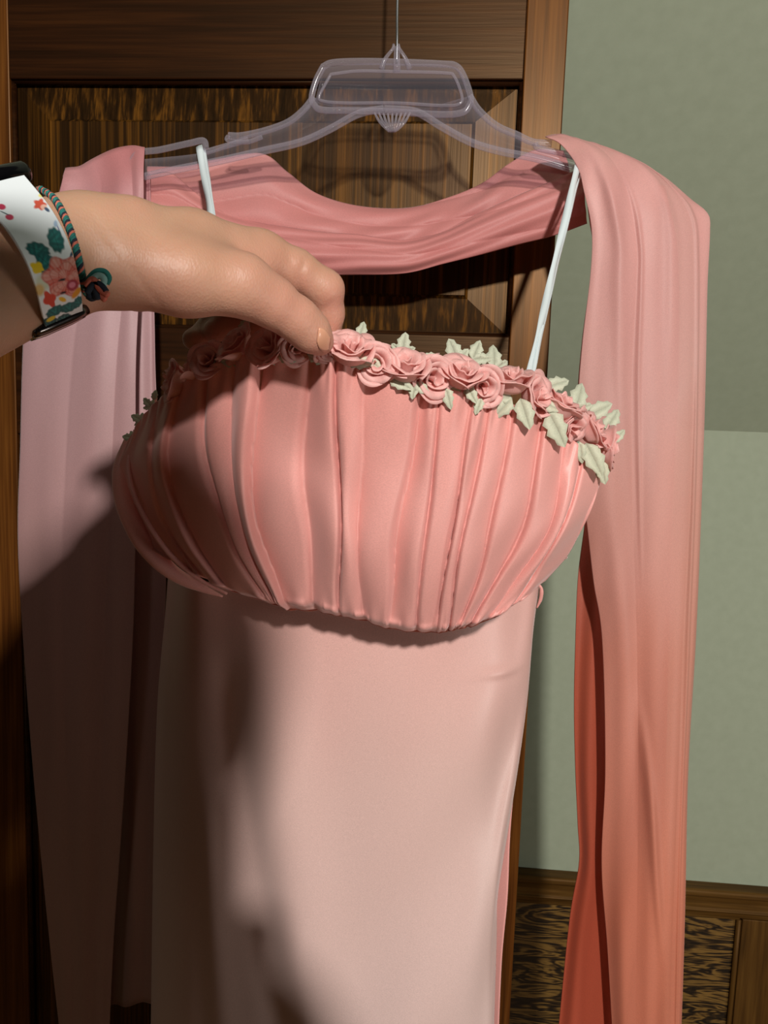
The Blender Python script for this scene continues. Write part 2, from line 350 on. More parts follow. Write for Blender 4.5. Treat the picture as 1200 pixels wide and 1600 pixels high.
# ------------------------------------------------------------------ hanger
YH = 0.88
hg = tag(empty('clothes_hanger', P(618, 100, YH)), 'clear plastic clothes hanger with a thin steel hook, hung on the wooden door', 'hanger')
top = P(620, 98, YH); hz = ztop - .049 + .0015
pts = [top, P(620.5, 60, YH - .0), P(621, 0, YH + .002)]
cx, cy = XH, YD - .10
pts += [(XH, cy - .016, hz - .03), (XH, cy - .018, hz - .008), (XH, cy - .010, hz + .004), (XH, cy + .002, hz + .002), (XH, cy + .014, hz - .012)]
V, F = tube(np.array([np.array(p) for p in pts]), .0014, 8, n_path=60); part('hanger_hook', V, F, M['chrome'], hg)
def H(px, py, dy=0.0): return P(px, py, YH + dy)
def rail(name, pts, r, dy=0.0, closed=False, mat='plastic', flat=0.8):
    Q = [H(x, y, dy) for x, y in pts]
    if closed: Q = Q + [Q[0]]
    q = resample(Q, 24 + 10 * len(pts))
    if closed: q = q[:-1]
    return tube(q, r, 10, closed=closed, flat=flat)
# rectangular window frame at the neck
win = [(505, 104), (520, 98), (560, 96), (620, 97), (690, 100), (712, 103), (724, 118), (735, 150), (733, 165), (722, 176), (690, 179), (618, 175), (560, 173), (505, 172), (491, 164), (487, 152), (494, 126)]
V, F = rail('', win, .0034, 0, closed=True); part('neck_frame', V, F, M['plastic'], hg)
win2 = [(517, 116), (560, 111), (620, 112), (695, 114), (710, 120), (722, 152), (716, 163), (690, 165), (618, 161), (540, 161), (505, 158), (499, 150)]
V, F = rail('', win2, .0016, -.001, closed=True); part('inner_frame', V, F, M['plastic'], hg)
armL_t = [(490, 152), (474, 172), (450, 191), (415, 204), (378, 212), (357, 212)]
stepL = [(357, 212), (356, 219), (385, 222), (410, 214)]
armL_t2 = [(388, 218), (340, 232), (320, 238)]
armR_t = [(734, 150), (748, 172), (775, 196), (808, 211), (833, 222), (862, 224)]
armR_t2 = [(836, 224), (842, 232), (880, 240), (925, 256)]
armL_b = [(600, 170), (560, 178), (515, 202), (470, 222), (410, 236), (340, 252), (270, 266), (225, 276)]
armR_b = [(600, 170), (650, 175), (690, 198), (735, 222), (780, 236), (840, 248), (900, 266), (945, 280)]
endL = [(322, 232), (318, 220), (295, 224), (250, 234), (215, 240), (205, 262), (225, 276)]
endR = [(880, 240), (930, 250), (955, 262), (952, 278), (945, 280)]
for nm, pl, r in (('arm_top_rib', armL_t, .0036), ('arm_notch', stepL, .0024), ('arm_top_rib', armL_t2, .0030), ('arm_end_rib', endL, .0034), ('arm_bottom_rib', armL_b, .0040),
                  ('arm_top_rib', armR_t, .0036), ('arm_top_rib', armR_t2, .0030), ('arm_end_rib', endR, .0034), ('arm_bottom_rib', armR_b, .0040)):
    V, F = rail('', pl, r); part(nm, V, F, M['plastic'], hg)
def web(top_, bot_):
    A = resample([H(*q) for q in top_], 40); B = resample([H(*q) for q in bot_], 40)
    G = np.stack([A, (A + B) / 2, B], 1); return G
gridpart('arm_web', web([(490, 152), (474, 172), (450, 191), (415, 204), (378, 214), (320, 238), (215, 250)], [(560, 176), (515, 202), (470, 222), (410, 236), (340, 252), (270, 266), (225, 276)]), M['web'], hg, .0012)
gridpart('arm_web', web([(734, 150), (748, 172), (775, 196), (808, 211), (836, 224), (880, 240), (950, 262)], [(650, 175), (690, 198), (735, 222), (780, 236), (840, 248), (900, 266), (945, 280)]), M['web'], hg, .0012)
gridpart('neck_web', web([(505, 106), (560, 100), (620, 100), (712, 106), (733, 155)], [(492, 160), (550, 172), (618, 174), (690, 176), (730, 168)]), M['web'], hg, .0012)
V, F = merge(*[tube([H(618 + s * 22, 108), H(618 + s * 16, 92, -.001), H(619 + s * 5, 76, -.002), H(619 + s * 4, 70, 0)], [.003, .0022, .0018, .0015], 8, n_path=12) for s in (-1, 1)],
             tube([H(620, 112), H(620, 74)], [.0042, .0030], 10, n_path=6)); part('hook_socket', V, F, M['plastic'], hg)
sc_ = []
for s in np.linspace(-1, 1, 9):
    sc_.append(tube([H(613 + s * 28, 178 - abs(s) * 2, -.002), H(613 + s * 20, 190, -.005), H(613 + s * 9, 202, -.005), H(612 + s * 4, 206, -.003)], [.0011, .0015, .0015, .001], 6, n_path=14))
V, F = merge(*sc_); part('shell_ornament', V, F, M['plastic'], hg)

# ------------------------------------------------------------------ shawl
sh = tag(empty('shawl', P(600, 330, .92)), 'long sheer coral pink chiffon shawl looped over the hanger with two hanging tails', 'shawl')
def Yc(pts, ys):
    """give a pixel polyline its depths: ys are spread along it"""
    n = len(pts); yy = np.interp(np.linspace(0, 1, n), np.linspace(0, 1, len(ys)), ys)
    return [(p[0], p[1], y) for p, y in zip(pts, yy)]
def foldwave(U, V, waves):
    d = np.zeros_like(U)
    for a, f, ph, dr, p in waves:
        s = np.sin(2 * pi * (f * U + ph + dr * V)); d += a * (np.sign(s) * np.abs(s) ** p)
    return d
def cloth_sheet(name, cols, nu, nv, mat, parent, waves=(), extra=None, solid=0.0011, label=None, ext=0):
    G, T = sheet_pts(cols, nu, nv); U, V = np.meshgrid(np.linspace(0, 1, nu), np.linspace(0, 1, nv), indexing='ij')
    d = foldwave(U, V, waves)
    if extra is not None: d = d + extra(U, V, G)
    G[:, :, 1] -= d
    if ext:                                                  # the cloth goes on hanging straight down below the frame
        last = G[:, -1]; dv = (G[:, -1] - G[:, -8]); dv = dv / np.linalg.norm(dv, axis=1)[:, None]; dv[:, :2] *= .35
        G = np.concatenate([G, np.stack([last + dv * t for t in np.linspace(0, ext, 25)[1:]], 1)], 1)
    return gridpart(name, G, mat, parent, solid, label=label)
cR = [Yc([(852, 214), (876, 226), (902, 262), (912, 300), (924, 360), (922, 430), (909, 540), (903, 640), (910, 760), (918, 830), (927, 910), (940, 1000), (945, 1200), (940, 1350), (949, 1480), (958, 1640)], [.875, .850, .845, .845, .85, .855, .86]),
      Yc([(866, 210), (906, 228), (934, 290), (948, 380), (943, 450), (940, 600), (945, 760), (960, 900), (968, 1000), (972, 1200), (970, 1400), (975, 1640)], [.88, .845, .84, .838, .845, .85]),
      Yc([(884, 211), (932, 234), (966, 290), (985, 380), (985, 450), (980, 600), (985, 800), (995, 1000), (1000, 1200), (1000, 1400), (1000, 1640)], [.882, .846, .84, .842, .845, .85]),
      Yc([(900, 216), (966, 242), (1010, 300), (1025, 380), (1025, 600), (1025, 800), (1025, 1000), (1025, 1200), (1022, 1400), (1020, 1640)], [.884, .85, .842, .842, .85]),
      Yc([(918, 221), (990, 250), (1035, 292), (1058, 350), (1062, 420), (1062, 600), (1058, 800), (1050, 1000), (1048, 1200), (1045, 1400), (1040, 1640)], [.886, .855, .848, .845, .85]),
      Yc([(936, 226), (1010, 261), (1055, 298), (1085, 335), (1092, 400), (1090, 600), (1085, 800), (1076, 1000), (1068, 1200), (1062, 1400), (1055, 1640)], [.888, .862, .855, .852, .856]),
      Yc([(960, 236), (1030, 274), (1076, 312), (1104, 336), (1107, 365), (1103, 450), (1100, 600), (1095, 760), (1085, 1000), (1075, 1200), (1070, 1400), (1062, 1640)], [.89, .872, .866, .862, .864])]
def fade(a, b): return lambda U, V, G: 0
def exR(U, V, G):
    top = smoothstep(0.0, .06, V) * (1 - .55 * smoothstep(.35, .9, V))
    d = .0030 * np.abs(np.sin(pi * (2.3 * U + .25 * V + .1))) ** .6 * top
    d += .0025 * np.exp(-((U - .40 + .02 * V) / .012) ** 2) * smoothstep(.05, .14, V) * (1 - smoothstep(.34, .5, V))
    d += .0030 * np.exp(-((U - .80 - .02 * V) / .02) ** 2) * top
    d += .0018 * np.sin(2 * pi * (U * 1.2 + 2.2 * V)) * smoothstep(.3, .6, V)
    d += .0040 * np.exp(-((U - .62 + .10 * V) / .05) ** 2) * smoothstep(.03, .10, V) * (1 - smoothstep(.2, .34, V)) + .0030 * np.exp(-((U - .22 - .25 * V) / .04) ** 2) * smoothstep(.04, .10, V) * (1 - smoothstep(.3, .5, V))
    d += .0045 * np.exp(-((U - .35 - .9 * (V - .62)) / .05) ** 2) * smoothstep(.58, .66, V) * (1 - smoothstep(.82, .92, V))
    return d
cloth_sheet('shawl_tail', cR, 150, 190, M['shawl_r'], sh, [(.0008, 4.2, .1, .4, 1)], exR, ext=.30, label='coral tail hanging at the open side against the green wall')
inR = [Yc([(905, 250), (914, 300), (920, 345), (926, 390), (920, 450), (908, 540), (902, 640), (914, 760), (914, 810), (903, 900), (899, 1000), (897, 1100), (899, 1200), (903, 1290), (905, 1350), (890, 1440), (870, 1640)], [.895, .89, .885, .885]),
       Yc([(930, 250), (945, 400), (940, 600), (945, 800), (930, 1000), (925, 1200), (928, 1350), (915, 1480), (905, 1640)], [.895, .882, .878, .882]),
       Yc([(960, 260), (985, 400), (985, 600), (980, 800), (975, 1000), (970, 1200), (970, 1400), (960, 1640)], [.9, .89, .888, .89]),
       Yc([(1040, 290), (1060, 400), (1060, 600), (1050, 800), (1045, 1000), (1040, 1200), (1035, 1400), (1030, 1640)], [.905, .9, .896, .9])]
cloth_sheet('shawl_tail_back_layer', inR, 80, 120, M['shawl_r_shaded'], sh, [(.0025, 2.6, .2, .5, 1)], ext=.28)
cL = [Yc([(103, 263), (99, 275), (96, 290), (62, 420), (40, 500), (33, 700), (30, 860), (45, 1100), (62, 1300), (80, 1480), (98, 1640)], [.885, .87, .865, .865, .87]),
      Yc([(128, 258), (138, 300), (112, 420), (92, 520), (80, 700), (75, 900), (85, 1100), (95, 1300), (108, 1640)], [.885, .858, .855, .86]),
      Yc([(160, 240), (178, 300), (160, 420), (140, 560), (128, 800), (125, 1000), (125, 1200), (130, 1640)], [.885, .85, .848, .855]),
      Yc([(200, 228), (208, 300), (196, 420), (182, 560), (172, 800), (165, 1000), (158, 1300), (152, 1640)], [.885, .85, .85, .858]),
      Yc([(228, 232), (227, 300), (221, 420), (214, 560), (213, 700), (212, 860), (208, 1000), (198, 1180), (188, 1330), (178, 1470), (170, 1640)], [.88, .848, .852, .86])]
def exL(U, V, G):
    d = .0035 * np.abs(np.sin(pi * (2.6 * U + .15 * V))) ** .7 * smoothstep(0, .08, V) * (1 - .6 * V)
    d += .006 * np.exp(-((V - .02 - .09 * (1 - U)) / .03) ** 2) * U
    return d
cloth_sheet('shawl_tail', cL, 110, 170, M['shawl_l'], sh, [(.0007, 3.5, .1, .3, 1)], exL, ext=.30, label='pale mauve tail hanging behind the wrist')
inL = [Yc([(150, 300), (170, 500), (165, 800), (160, 1100), (165, 1300), (172, 1572)], [.905, .9, .9]),
       Yc([(200, 290), (215, 500), (215, 800), (210, 1100), (212, 1300), (205, 1570)], [.9, .89, .89]),
       Yc([(233, 270), (240, 480), (243, 600), (252, 760), (259, 900), (256, 1000), (251, 1200), (245, 1400), (241, 1566)], [.9, .89, .9])]
cloth_sheet('shawl_tail_back_layer', inL, 50, 110, M['shawl_l'], sh, [(.003, 1.6, .3, .3, 1)])
bk = [((232, 262), (235, 345)), ((290, 262), (280, 372)), ((345, 250), (340, 398)), ((410, 241), (400, 415)), ((450, 270), (452, 424)), ((495, 303), (505, 427)), ((557, 322), (557, 427)),
      ((631, 326), (637, 424)), ((693, 312), (693, 411)), ((750, 290), (750, 396)), ((795, 258), (807, 380)), ((836, 236), (863, 366)), ((880, 236), (915, 350))]
def band(stations, ytop, ymid, ybot):
    cols = []
    for k, (a, b) in enumerate(stations):
        t = k / (len(stations) - 1); sag = .012 * sin(pi * t)
        mid = ((a[0] + b[0]) / 2, (a[1] + b[1]) / 2)
        cols.append([(a[0], a[1], ytop + sag), ((a[0] + mid[0]) / 2, (a[1] + mid[1]) / 2, (ytop + ymid) / 2 - .004 + sag), (mid[0], mid[1], ymid + sag), ((b[0] + mid[0]) / 2, (b[1] + mid[1]) / 2, (ybot + ymid) / 2 - .003 + sag), (b[0], b[1], ybot + sag)])
    return cols
def exN(U, V, G):
    d = .0042 * np.abs(np.sin(pi * (2.6 * V + .9 * np.sin(pi * U * 1.1) + .25))) ** .6
    d += .0016 * np.sin(2 * pi * (7 * U + 3.0 * V)) * np.exp(-((V - .5) / .3) ** 2) * np.exp(-((U - .55) / .25) ** 2)
    d += .0010 * np.sin(2 * pi * (3.2 * V + 1.6 * U))
    return d
cloth_sheet('shawl_neck_loop', band(bk, .945, .925, .935), 240, 60, M['shawl_n'], sh, (), exN)
fr_up = [(232, 275), (268, 272), (304, 300), (345, 330), (400, 348), (450, 356), (505, 364), (560, 368), (630, 376), (690, 362), (750, 333), (808, 307), (863, 284), (908, 264)]
fr_lo = [(235, 350), (268, 372), (304, 388), (345, 402), (400, 417), (450, 425), (505, 429), (560, 429), (635, 427), (693, 413), (750, 399), (808, 383), (863, 369), (917, 350)]
def exF(U, V, G):
    d = .0030 * np.abs(np.sin(pi * (1.7 * V + .5 * np.sin(pi * U * 1.3 + .4)))) ** .55 + .0012 * np.sin(2 * pi * (3.6 * V + 2.3 * U))
    d += .0020 * np.sin(2 * pi * (6 * U + 1.2 * V)) * np.exp(-((U - .45) / .15) ** 2) * V
    return d
cloth_sheet('shawl_front_fold', band(list(zip(fr_up, fr_lo)), .921, .905, .915), 220, 46, M['shawl_n'], sh, (), exF)

# ------------------------------------------------------------------ dress
dr = tag(empty('dress', P(560, 800, .64)), 'strapless coral pink chiffon dress with pleated bodice and rosette trimmed neckline', 'dress')
def YT(x): return float(np.interp(x, [185, 240, 300, 345, 430, 505, 560, 640, 740, 840, 900, 945, 980], [.615, .572, .535, .512, .488, .479, .486, .496, .512, .545, .57, .595, .61]))
def YB(x): return float(np.interp(x, [190, 260, 360, 480, 600, 700, 790, 850, 940], [.62, .602, .582, .570, .566, .570, .584, .606, .63]))
Bc = [[(200, 690), (187, 735), (203, 800), (236, 862)],
      [(222, 652), (208, 735), (236, 820), (296, 895)],
      [(248, 625), (236, 728), (268, 830), (325, 912)],
      [(284, 600), (266, 713), (300, 840), (362, 928)],
      [(325, 574), (326, 715), (362, 840), (427, 948)],
      [(368, 560), (360, 715), (385, 840), (438, 952)],
      [(410, 552), (396, 707), (408, 827), (450, 955)],
      [(485, 553), (482, 693), (480, 793), (490, 958)],
      [(525, 560), (530, 727), (532, 850), (530, 966)],
      [(570, 572), (560, 760), (562, 870), (570, 974)],
      [(655, 592), (643, 727), (622, 850), (606, 986)],
      [(687, 604), (677, 760), (655, 880), (650, 991)],
      [(740, 618), (712, 790), (697, 880), (682, 992)],
      [(766, 625), (728, 815), (714, 900), (700, 990)],
      [(802, 632), (776, 790), (750, 890), (714, 987)],
      [(848, 650), (826, 793), (775, 900), (730, 983)],
      [(883, 678), (858, 817), (796, 920), (755, 976)],
      [(910, 700), (880, 815), (832, 900), (790, 957)],
      [(945, 728), (925, 790), (890, 862), (846, 914)]]
cols = []
for c in Bc:
    c2 = []
    tops, bots = YT(c[0][0]), YB(c[3][0])
    for k, (x, y) in enumerate(c):
        ym = float(np.interp(c[1][0], [187, 240, 300, 400, 500, 600, 700, 800, 900, 940], [.610, .578, .553, .530, .517, .514, .522, .543, .577, .60]))
        c2.append((x, y, (tops, ym, ym + .012, bots)[k]))
    cols.append(c2)
nuB, nvB = 19 * 22, 150
G, T = sheet_pts(cols, nuB, nvB)
Tn = T[:, None]; Vn = np.linspace(0, 1, nvB)[None, :]
wig = .10 * np.sin(7 * Vn + Tn * 1.7) * np.sin(pi * Vn)
tt = Tn + wig; fr = tt - np.floor(tt); idx = np.floor(tt).astype(int)
rnd = rng.random(30); amp = .0060 + .0065 * rnd[idx % 30]; skew = np.where(rng.random(30)[idx % 30] > .4, .32, .9)
w_ = np.where(skew < .5, .20, .80)
prof_ = np.where(fr < w_, np.sin(pi / 2 * np.clip(fr / w_, 0, 1)) ** .85, np.cos(pi / 2 * np.clip((fr - w_) / (1 - w_), 0, 1)) ** .75)
wx = np.interp(T, range(19), [.05, .08, .35, .9, 1.2, 1.1, 1.3, 1.15, .85, 1.0, 1.2, .9, 1.0, .75, .9, 1.0, .8, .7, .4])[:, None]
d = amp * wx * prof_ * (0.55 + .45 * np.sin(pi * np.clip(Vn * 1.0, 0, 1)) ** .6)
d += .0015 * np.sin(Tn * 9.3 + 3 * Vn) * smoothstep(.82, 1, Vn) + .0012 * np.sin(Tn * 12.1 + 9 * Vn) * (1 - smoothstep(0, .18, Vn))
d += .0011 * np.sin(Tn * 3.1 + 11 * Vn) * np.sin(5 * Vn + Tn)
d += .0022 * np.exp(-((Vn - .955) / .02) ** 2) * (np.sin(Tn * 5.1) > .2)
d -= .012 * smoothstep(.93, 1.0, Vn) ** 2
G[:, :, 1] -= d
bod = gridpart('bodice', G, M['bodice'], dr, .0005)
bedge = G[0].copy(); bbot = G[:, -1].copy(); btop = G[:, 0].copy()
# band stitched along the side and under the bust
e1 = resample(np.array([P(200, 686, .618), P(188, 735, .612), P(196, 790, .612), P(226, 850, .612), P(268, 893, .612), P(312, 917, .614), P(348, 932, .618)]), 60)
V, F = tube(e1, np.array([.003, .0062, .0075, .0078, .0070, .0048, .0008]), 14, flat=1.0); part('side_binding', V, F, M['bodice'], dr)
e2 = resample(np.array([P(210, 672, .608), P(201, 735, .597), P(222, 800, .592), P(262, 862, .590), P(310, 904, .592), P(355, 928, .596)]), 60)
V, F = tube(e2, np.array([.001, .002, .0022, .002, .001]), 8); part('piping', V, F, M['bodice'], dr)
hem = bbot.copy(); hem[:, 1] += .010; hem[:, 2] -= .001
V, F = tube(hem[::6], .0028, 8); part('waist_seam', V, F, M['lining'], dr)
# inside lining and back of the bodice
bt = [[(x, y + 12, YT(x) + .012) for x, y in ((c[0]),)][0] for c in Bc]
back = []
for k, c in enumerate(Bc):
    t = k / 18; x0, y0 = c[0]; x1, y1 = c[3]; yb = .655 + .105 * sin(pi * t)
    sx = lambda x: 560 + (x - 560) * (.62 + .0 * t)
    back.append([(sx(x0) if 0 < k < 18 else x0, 700 + 20 * t if 0 < k < 18 else y0, yb if 0 < k < 18 else YT(x0) + .006), (sx(x1), 905, max(yb, .70))])
G2, _ = sheet_pts(back, 90, 30); gridpart('bodice_back', G2, M['lining'], dr, .0012)
sp = [[(905, 790, .66), (880, 868, .665)], [(885, 800, .68), (860, 880, .685)]]
tri = [Yc([(880, 800), (886, 848), (886, 872)], [.685, .68, .68]), Yc([(858, 810), (862, 860), (866, 884)], [.675, .672, .67]), Yc([(830, 830), (836, 890), (842, 908)], [.67, .665, .66])]
cloth_sheet('back_side_panel', tri, 24, 24, M['bodice'], dr)
# skirt
sk = [Yc([(264, 892), (259, 960), (247, 1100), (241, 1300), (236, 1640)], [.73, .74, .75]),
      Yc([(276, 900), (270, 960), (262, 1100), (256, 1300), (252, 1640)], [.705, .715, .72]),
      Yc([(305, 906), (302, 960), (300, 1100), (296, 1300), (290, 1640)], [.672, .682, .69]),
      Yc([(360, 915), (360, 970), (362, 1100), (356, 1300), (346, 1640)], [.664, .668, .676]),
      Yc([(450, 925), (450, 980), (450, 1100), (445, 1300), (440, 1640)], [.652, .652, .660]),
      Yc([(560, 930), (560, 980), (558, 1100), (552, 1300), (546, 1640)], [.650, .648, .654]),
      Yc([(680, 930), (677, 980), (668, 1100), (655, 1300), (640, 1640)], [.656, .652, .656]),
      Yc([(770, 925), (766, 980), (752, 1100), (734, 1300), (716, 1640)], [.674, .668, .670]),
      Yc([(815, 918), (810, 980), (796, 1100), (772, 1300), (752, 1640)], [.694, .688, .686]),
      Yc([(836, 914), (829, 980), (818, 1100), (786, 1300), (770, 1460), (766, 1640)], [.705, .70, .695]),
      Yc([(842, 916), (833, 980), (822, 1100), (793, 1300), (777, 1400), (775, 1460), (770, 1640)], [.725, .718, .71])]
def exS(U, V, G):
    d = .010 * np.exp(-((U - .36 - .10 * V) / .050) ** 2) * smoothstep(.08, .35, V)
    d -= .007 * np.exp(-((U - .27 - .14 * V) / .030) ** 2) * smoothstep(.10, .30, V)
    d += .005 * np.exp(-((U - .21 - .10 * V) / .035) ** 2) * smoothstep(.30, .6, V)
    d += .004 * np.sin(2 * pi * (1.6 * U + 1.3 * V)) * smoothstep(.05, .3, V) * smoothstep(.4, .6, U) * (1 - smoothstep(.85, 1, U))
    d += .0022 * np.sin(2 * pi * (3.2 * U + 2.2 * V + .3)) * smoothstep(.0, .2, V) * smoothstep(.35, .6, U)
    d += .0030 * np.exp(-((V - .165 + .06 * (U - .75)) / .010) ** 2) * np.exp(-((U - .76) / .06) ** 2)
    return d
cloth_sheet('skirt', sk, 170, 170, M['skirt'], dr, (), exS, solid=.0013, ext=.60)
sl = [Yc([(836, 922), (826, 1020), (812, 1150), (798, 1290), (793, 1400), (784, 1500), (778, 1640)], [.735, .73, .728]), Yc([(800, 930), (795, 1020), (780, 1150), (760, 1290), (755, 1400), (750, 1500), (745, 1640)], [.745, .74, .74])]
cloth_sheet('skirt_back', sl, 16, 80, M['bodice'], dr, ext=.60)
sl2 = [Yc([(300, 930), (290, 1100), (285, 1300), (280, 1640)], [.76, .78, .78]), Yc([(400, 905), (400, 1100), (400, 1300), (400, 1640)], [.80, .82, .82]), Yc([(650, 905), (640, 1100), (620, 1300), (600, 1640)], [.80, .82, .82]), Yc([(800, 930), (795, 1100), (760, 1300), (745, 1640)], [.745, .745, .745])]
cloth_sheet('skirt_back', sl2, 40, 30, M['lining'], dr, ext=.60)
V, F = tube([P(841, 912, .712), P(846, 920, .712), P(845, 935, .715), P(839, 950, .718)], [.0008, .0018, .0016, .0006], 10, n_path=16); part('side_seam_tuck', V, F, M['bodice'], dr)
# ribbon hanging loops (they belong to the dress)
def ribbon(name, pts, w, tw, mat=M['ribbon']):
    Q = resample([P(*q) for q in pts], 50); G = np.zeros((50, 3, 3)); T_ = np.gradient(Q, axis=0)
    for k in range(50):
        t = T_[k] / np.linalg.norm(T_[k]); s = np.cross(t, (0, 1, 0)); s /= np.linalg.norm(s); n = np.cross(s, t); a = tw[0] + (tw[1] - tw[0]) * k / 49 + .35 * sin(k * .35)
        dvec = cos(a) * s + sin(a) * n
        ww = w[0] + (w[1] - w[0]) * k / 49
        for j in range(3): G[k, j] = Q[k] + dvec * ww * (j - 1) / 2 - n * (.0004 if j == 1 else 0)
    return gridpart(name, G, mat, dr, .0006)
ribbon('hanging_loop', [(905, 248, .868), (893, 300, .82), (862, 430, .72), (846, 500, .65), (823, 600, .556)], (.0066, .0052), (0, .5))
ribbon('hanging_loop', [(911, 262, .878), (896, 310, .825), (865, 436, .724), (850, 500, .655), (830, 596, .560)], (.0034, .0030), (.7, 0))
V, F = tube([P(905, 250, .868), P(907, 243, .875), P(909, 246, .892), P(911, 262, .878)], .0011, 8, n_path=20); part('hanging_loop', V, F, M['ribbon'], dr)
ribbon('hanging_loop', [(311, 228, .868), (318, 268, .84), (330, 340, .76), (338, 420, .68), (300, 560, .56)], (.0072, .0060), (0, .2))
ribbon('hanging_loop', [(318, 232, .884), (324, 270, .85), (334, 340, .765), (342, 420, .685), (306, 562, .565)], (.0040, .0040), (.2, 0))

# ------------------------------------------------------------------ rosettes and leaves
def frame_from(nrm):
    n = np.array(nrm, float); n /= np.linalg.norm(n); a = np.array((0, 0, 1.0)) if abs(n[2]) < .9 else np.array((1.0, 0, 0))
    x = np.cross(a, n); x /= np.linalg.norm(x); return x, np.cross(n, x), n
def rose_mesh(seed, R):
    """ribbon rose: one long ribbon rolled round itself with flared rims, plus two loose outer petals; axis +Z, base at 0"""
    r_ = random.Random(seed); turns = 3.1; n, mrows = 84, 6; V = []
    ph = r_.random() * 6.28
    for k in range(n):
        th = ph + turns * 2 * pi * k / (n - 1); s = k / (n - 1)
        rb = R * (.10 + .62 * s); hgt = R * (1.02 - .18 * s + .09 * sin(th * 2.3 + seed) + .05 * sin(th * 5.1))
        fl = R * (.06 + .26 * s + .08 * sin(th * 1.5 + seed * 2))
        for j in range(mrows):
            v = j / (mrows - 1); r = rb * (.45 + .62 * v ** .6) + fl * v ** 4
            z = hgt * v - (R * .10 * max(0, v - .8) / .2) * (.5 + s)
            V.append((r * cos(th), r * sin(th), z + R * .02 * sin(9 * th + v * 4)))
    F = [(k * mrows + j, k * mrows + j + 1, (k + 1) * mrows + j + 1, (k + 1) * mrows + j) for k in range(n - 1) for j in range(mrows - 1)]
    o = len(V); V.append((0, 0, -R * .12))
    for i in range(20): V.append((R * .42 * cos(2 * pi * i / 20), R * .42 * sin(2 * pi * i / 20), R * .06))
    F += [(o, o + 1 + (i + 1) % 20, o + 1 + i) for i in range(20)]
    pet = []
    for q in range(3):
        a0 = ph + q * 2.1 + r_.random() * .5; nn, mm = 14, 6; wid = 1.35 + .3 * r_.random(); PV = []
        for i in range(nn):
            u = i / (nn - 1) - .5; th = a0 + u * wid * 1.5
            edge = 1 - (2 * u) ** 4 * .35
            for j in range(mm):
                v = j / (mm - 1); r = R * (.52 + .38 * v ** .6) + R * .17 * v ** 5 * (1 + .5 * sin(th * 3 + q)); z = R * (.05 + .80 * v * edge) - R * .09 * max(0, v - .75) / .25
                PV.append((r * cos(th), r * sin(th), z))
        pet.append((np.array(PV), [(i * mm + j, i * mm + j + 1, (i + 1) * mm + j + 1, (i + 1) * mm + j) for i in range(nn - 1) for j in range(mm - 1)]))
    return np.array(V), F, pet
def place(Vl, pos, nrm, spin=0.0):
    x, y, n = frame_from(nrm); c, s = cos(spin), sin(spin); X = c * x + s * y; Yv = -s * x + c * y
    return np.array(pos) + Vl[:, 0:1] * X + Vl[:, 1:2] * Yv + Vl[:, 2:3] * n
def leaf_outline(kind):
    def lobe(ax, L, W, n=7):
        out = []
        for i in range(2 * n + 1):
            t = i / (2 * n); s = 1 - abs(2 * t - 1); side = -1 if t < .5 else 1
            wv = W * sin(pi * min(1, s * 1.0) ** .8) ** .8 * (1.0 if i % 2 == 0 else .72)
            out.append((ax, s * L, side * wv if 0 < i < 2 * n and abs(t - .5) > 1e-6 else 0))
        return out
    pts = []
    lobes = ((-1.0, .66, .24), (0, 1.0, .36), (1.0, .66, .24)) if kind == 3 else (((0, 1.0, .33),) if kind == 1 else ((-.5, .85, .30), (.6, .95, .33)))
    for a, L, W in lobes: pts.append([(s * cos(a) - w * sin(a) * 1.0, s * sin(a) + w * cos(a)) for _, s, w in lobe(a, L, W)])
    return pts
def leaf_mesh(kind, R, curl=.25, seed=0):
    r_ = random.Random(seed); V, F = [], []
    for ob in leaf_outline(kind):
        ob = [(x + (r_.random() - .5) * .04, y + (r_.random() - .5) * .04) for x, y in ob]
        o = len(V); n = len(ob); tipi = n // 2; ax = np.array(ob[tipi]); L = np.linalg.norm(ax); axn = ax / (L + 1e-9)
        mids = []
        for (x, y) in ob:
            s = x * axn[0] + y * axn[1]; V.append((x, y, 0)); mids.append((axn[0] * s, axn[1] * s))
        m0 = len(V)
        for x, y in mids: V.append((x, y, 0))
        for i in range(n - 1): F.append((o + i, o + i + 1, m0 + i + 1, m0 + i))
        for i in range(n):
            x, y, _ = V[o + i]; mx_, my_ = mids[i]; wd = sqrt((x - mx_) ** 2 + (y - my_) ** 2); s = sqrt(mx_ ** 2 + my_ ** 2)
            V[o + i] = (x, y, -curl * s * s + .10 * wd); V[m0 + i] = (mx_, my_, -curl * s * s)
    return np.array(V) * R, F
roses = [(270, 594, 26, -.7, .1, .3), (303, 572, 22, -.8, .5, .1), (325, 563, 23, -.25, .15, 1), (368, 538, 27, -.6, .55, .55), (420, 541, 29, -.5, .25, .7), (462, 545, 20, .2, -.3, .8), (510, 548, 17, .45, -.75, .7),
         (548, 544, 30, .15, .75, .75), (589, 568, 25, -.1, -.15, 1), (634, 570, 29, .05, .75, .75), (678, 590, 27, .45, -.25, 1), (722, 582, 28, .25, .75, .7), (755, 604, 25, .1, -.4, .95),
         (798, 592, 28, .0, .95, .5), (840, 618, 27, .6, .1, .5), (876, 630, 27, .55, .8, .4), (893, 668, 25, .6, -.6, .6), (926, 670, 26, .85, .45, .35), (950, 698, 26, 1.0, -.1, .2)]
RV = [rose_mesh(k + 3, 1.0) for k in range(6)]
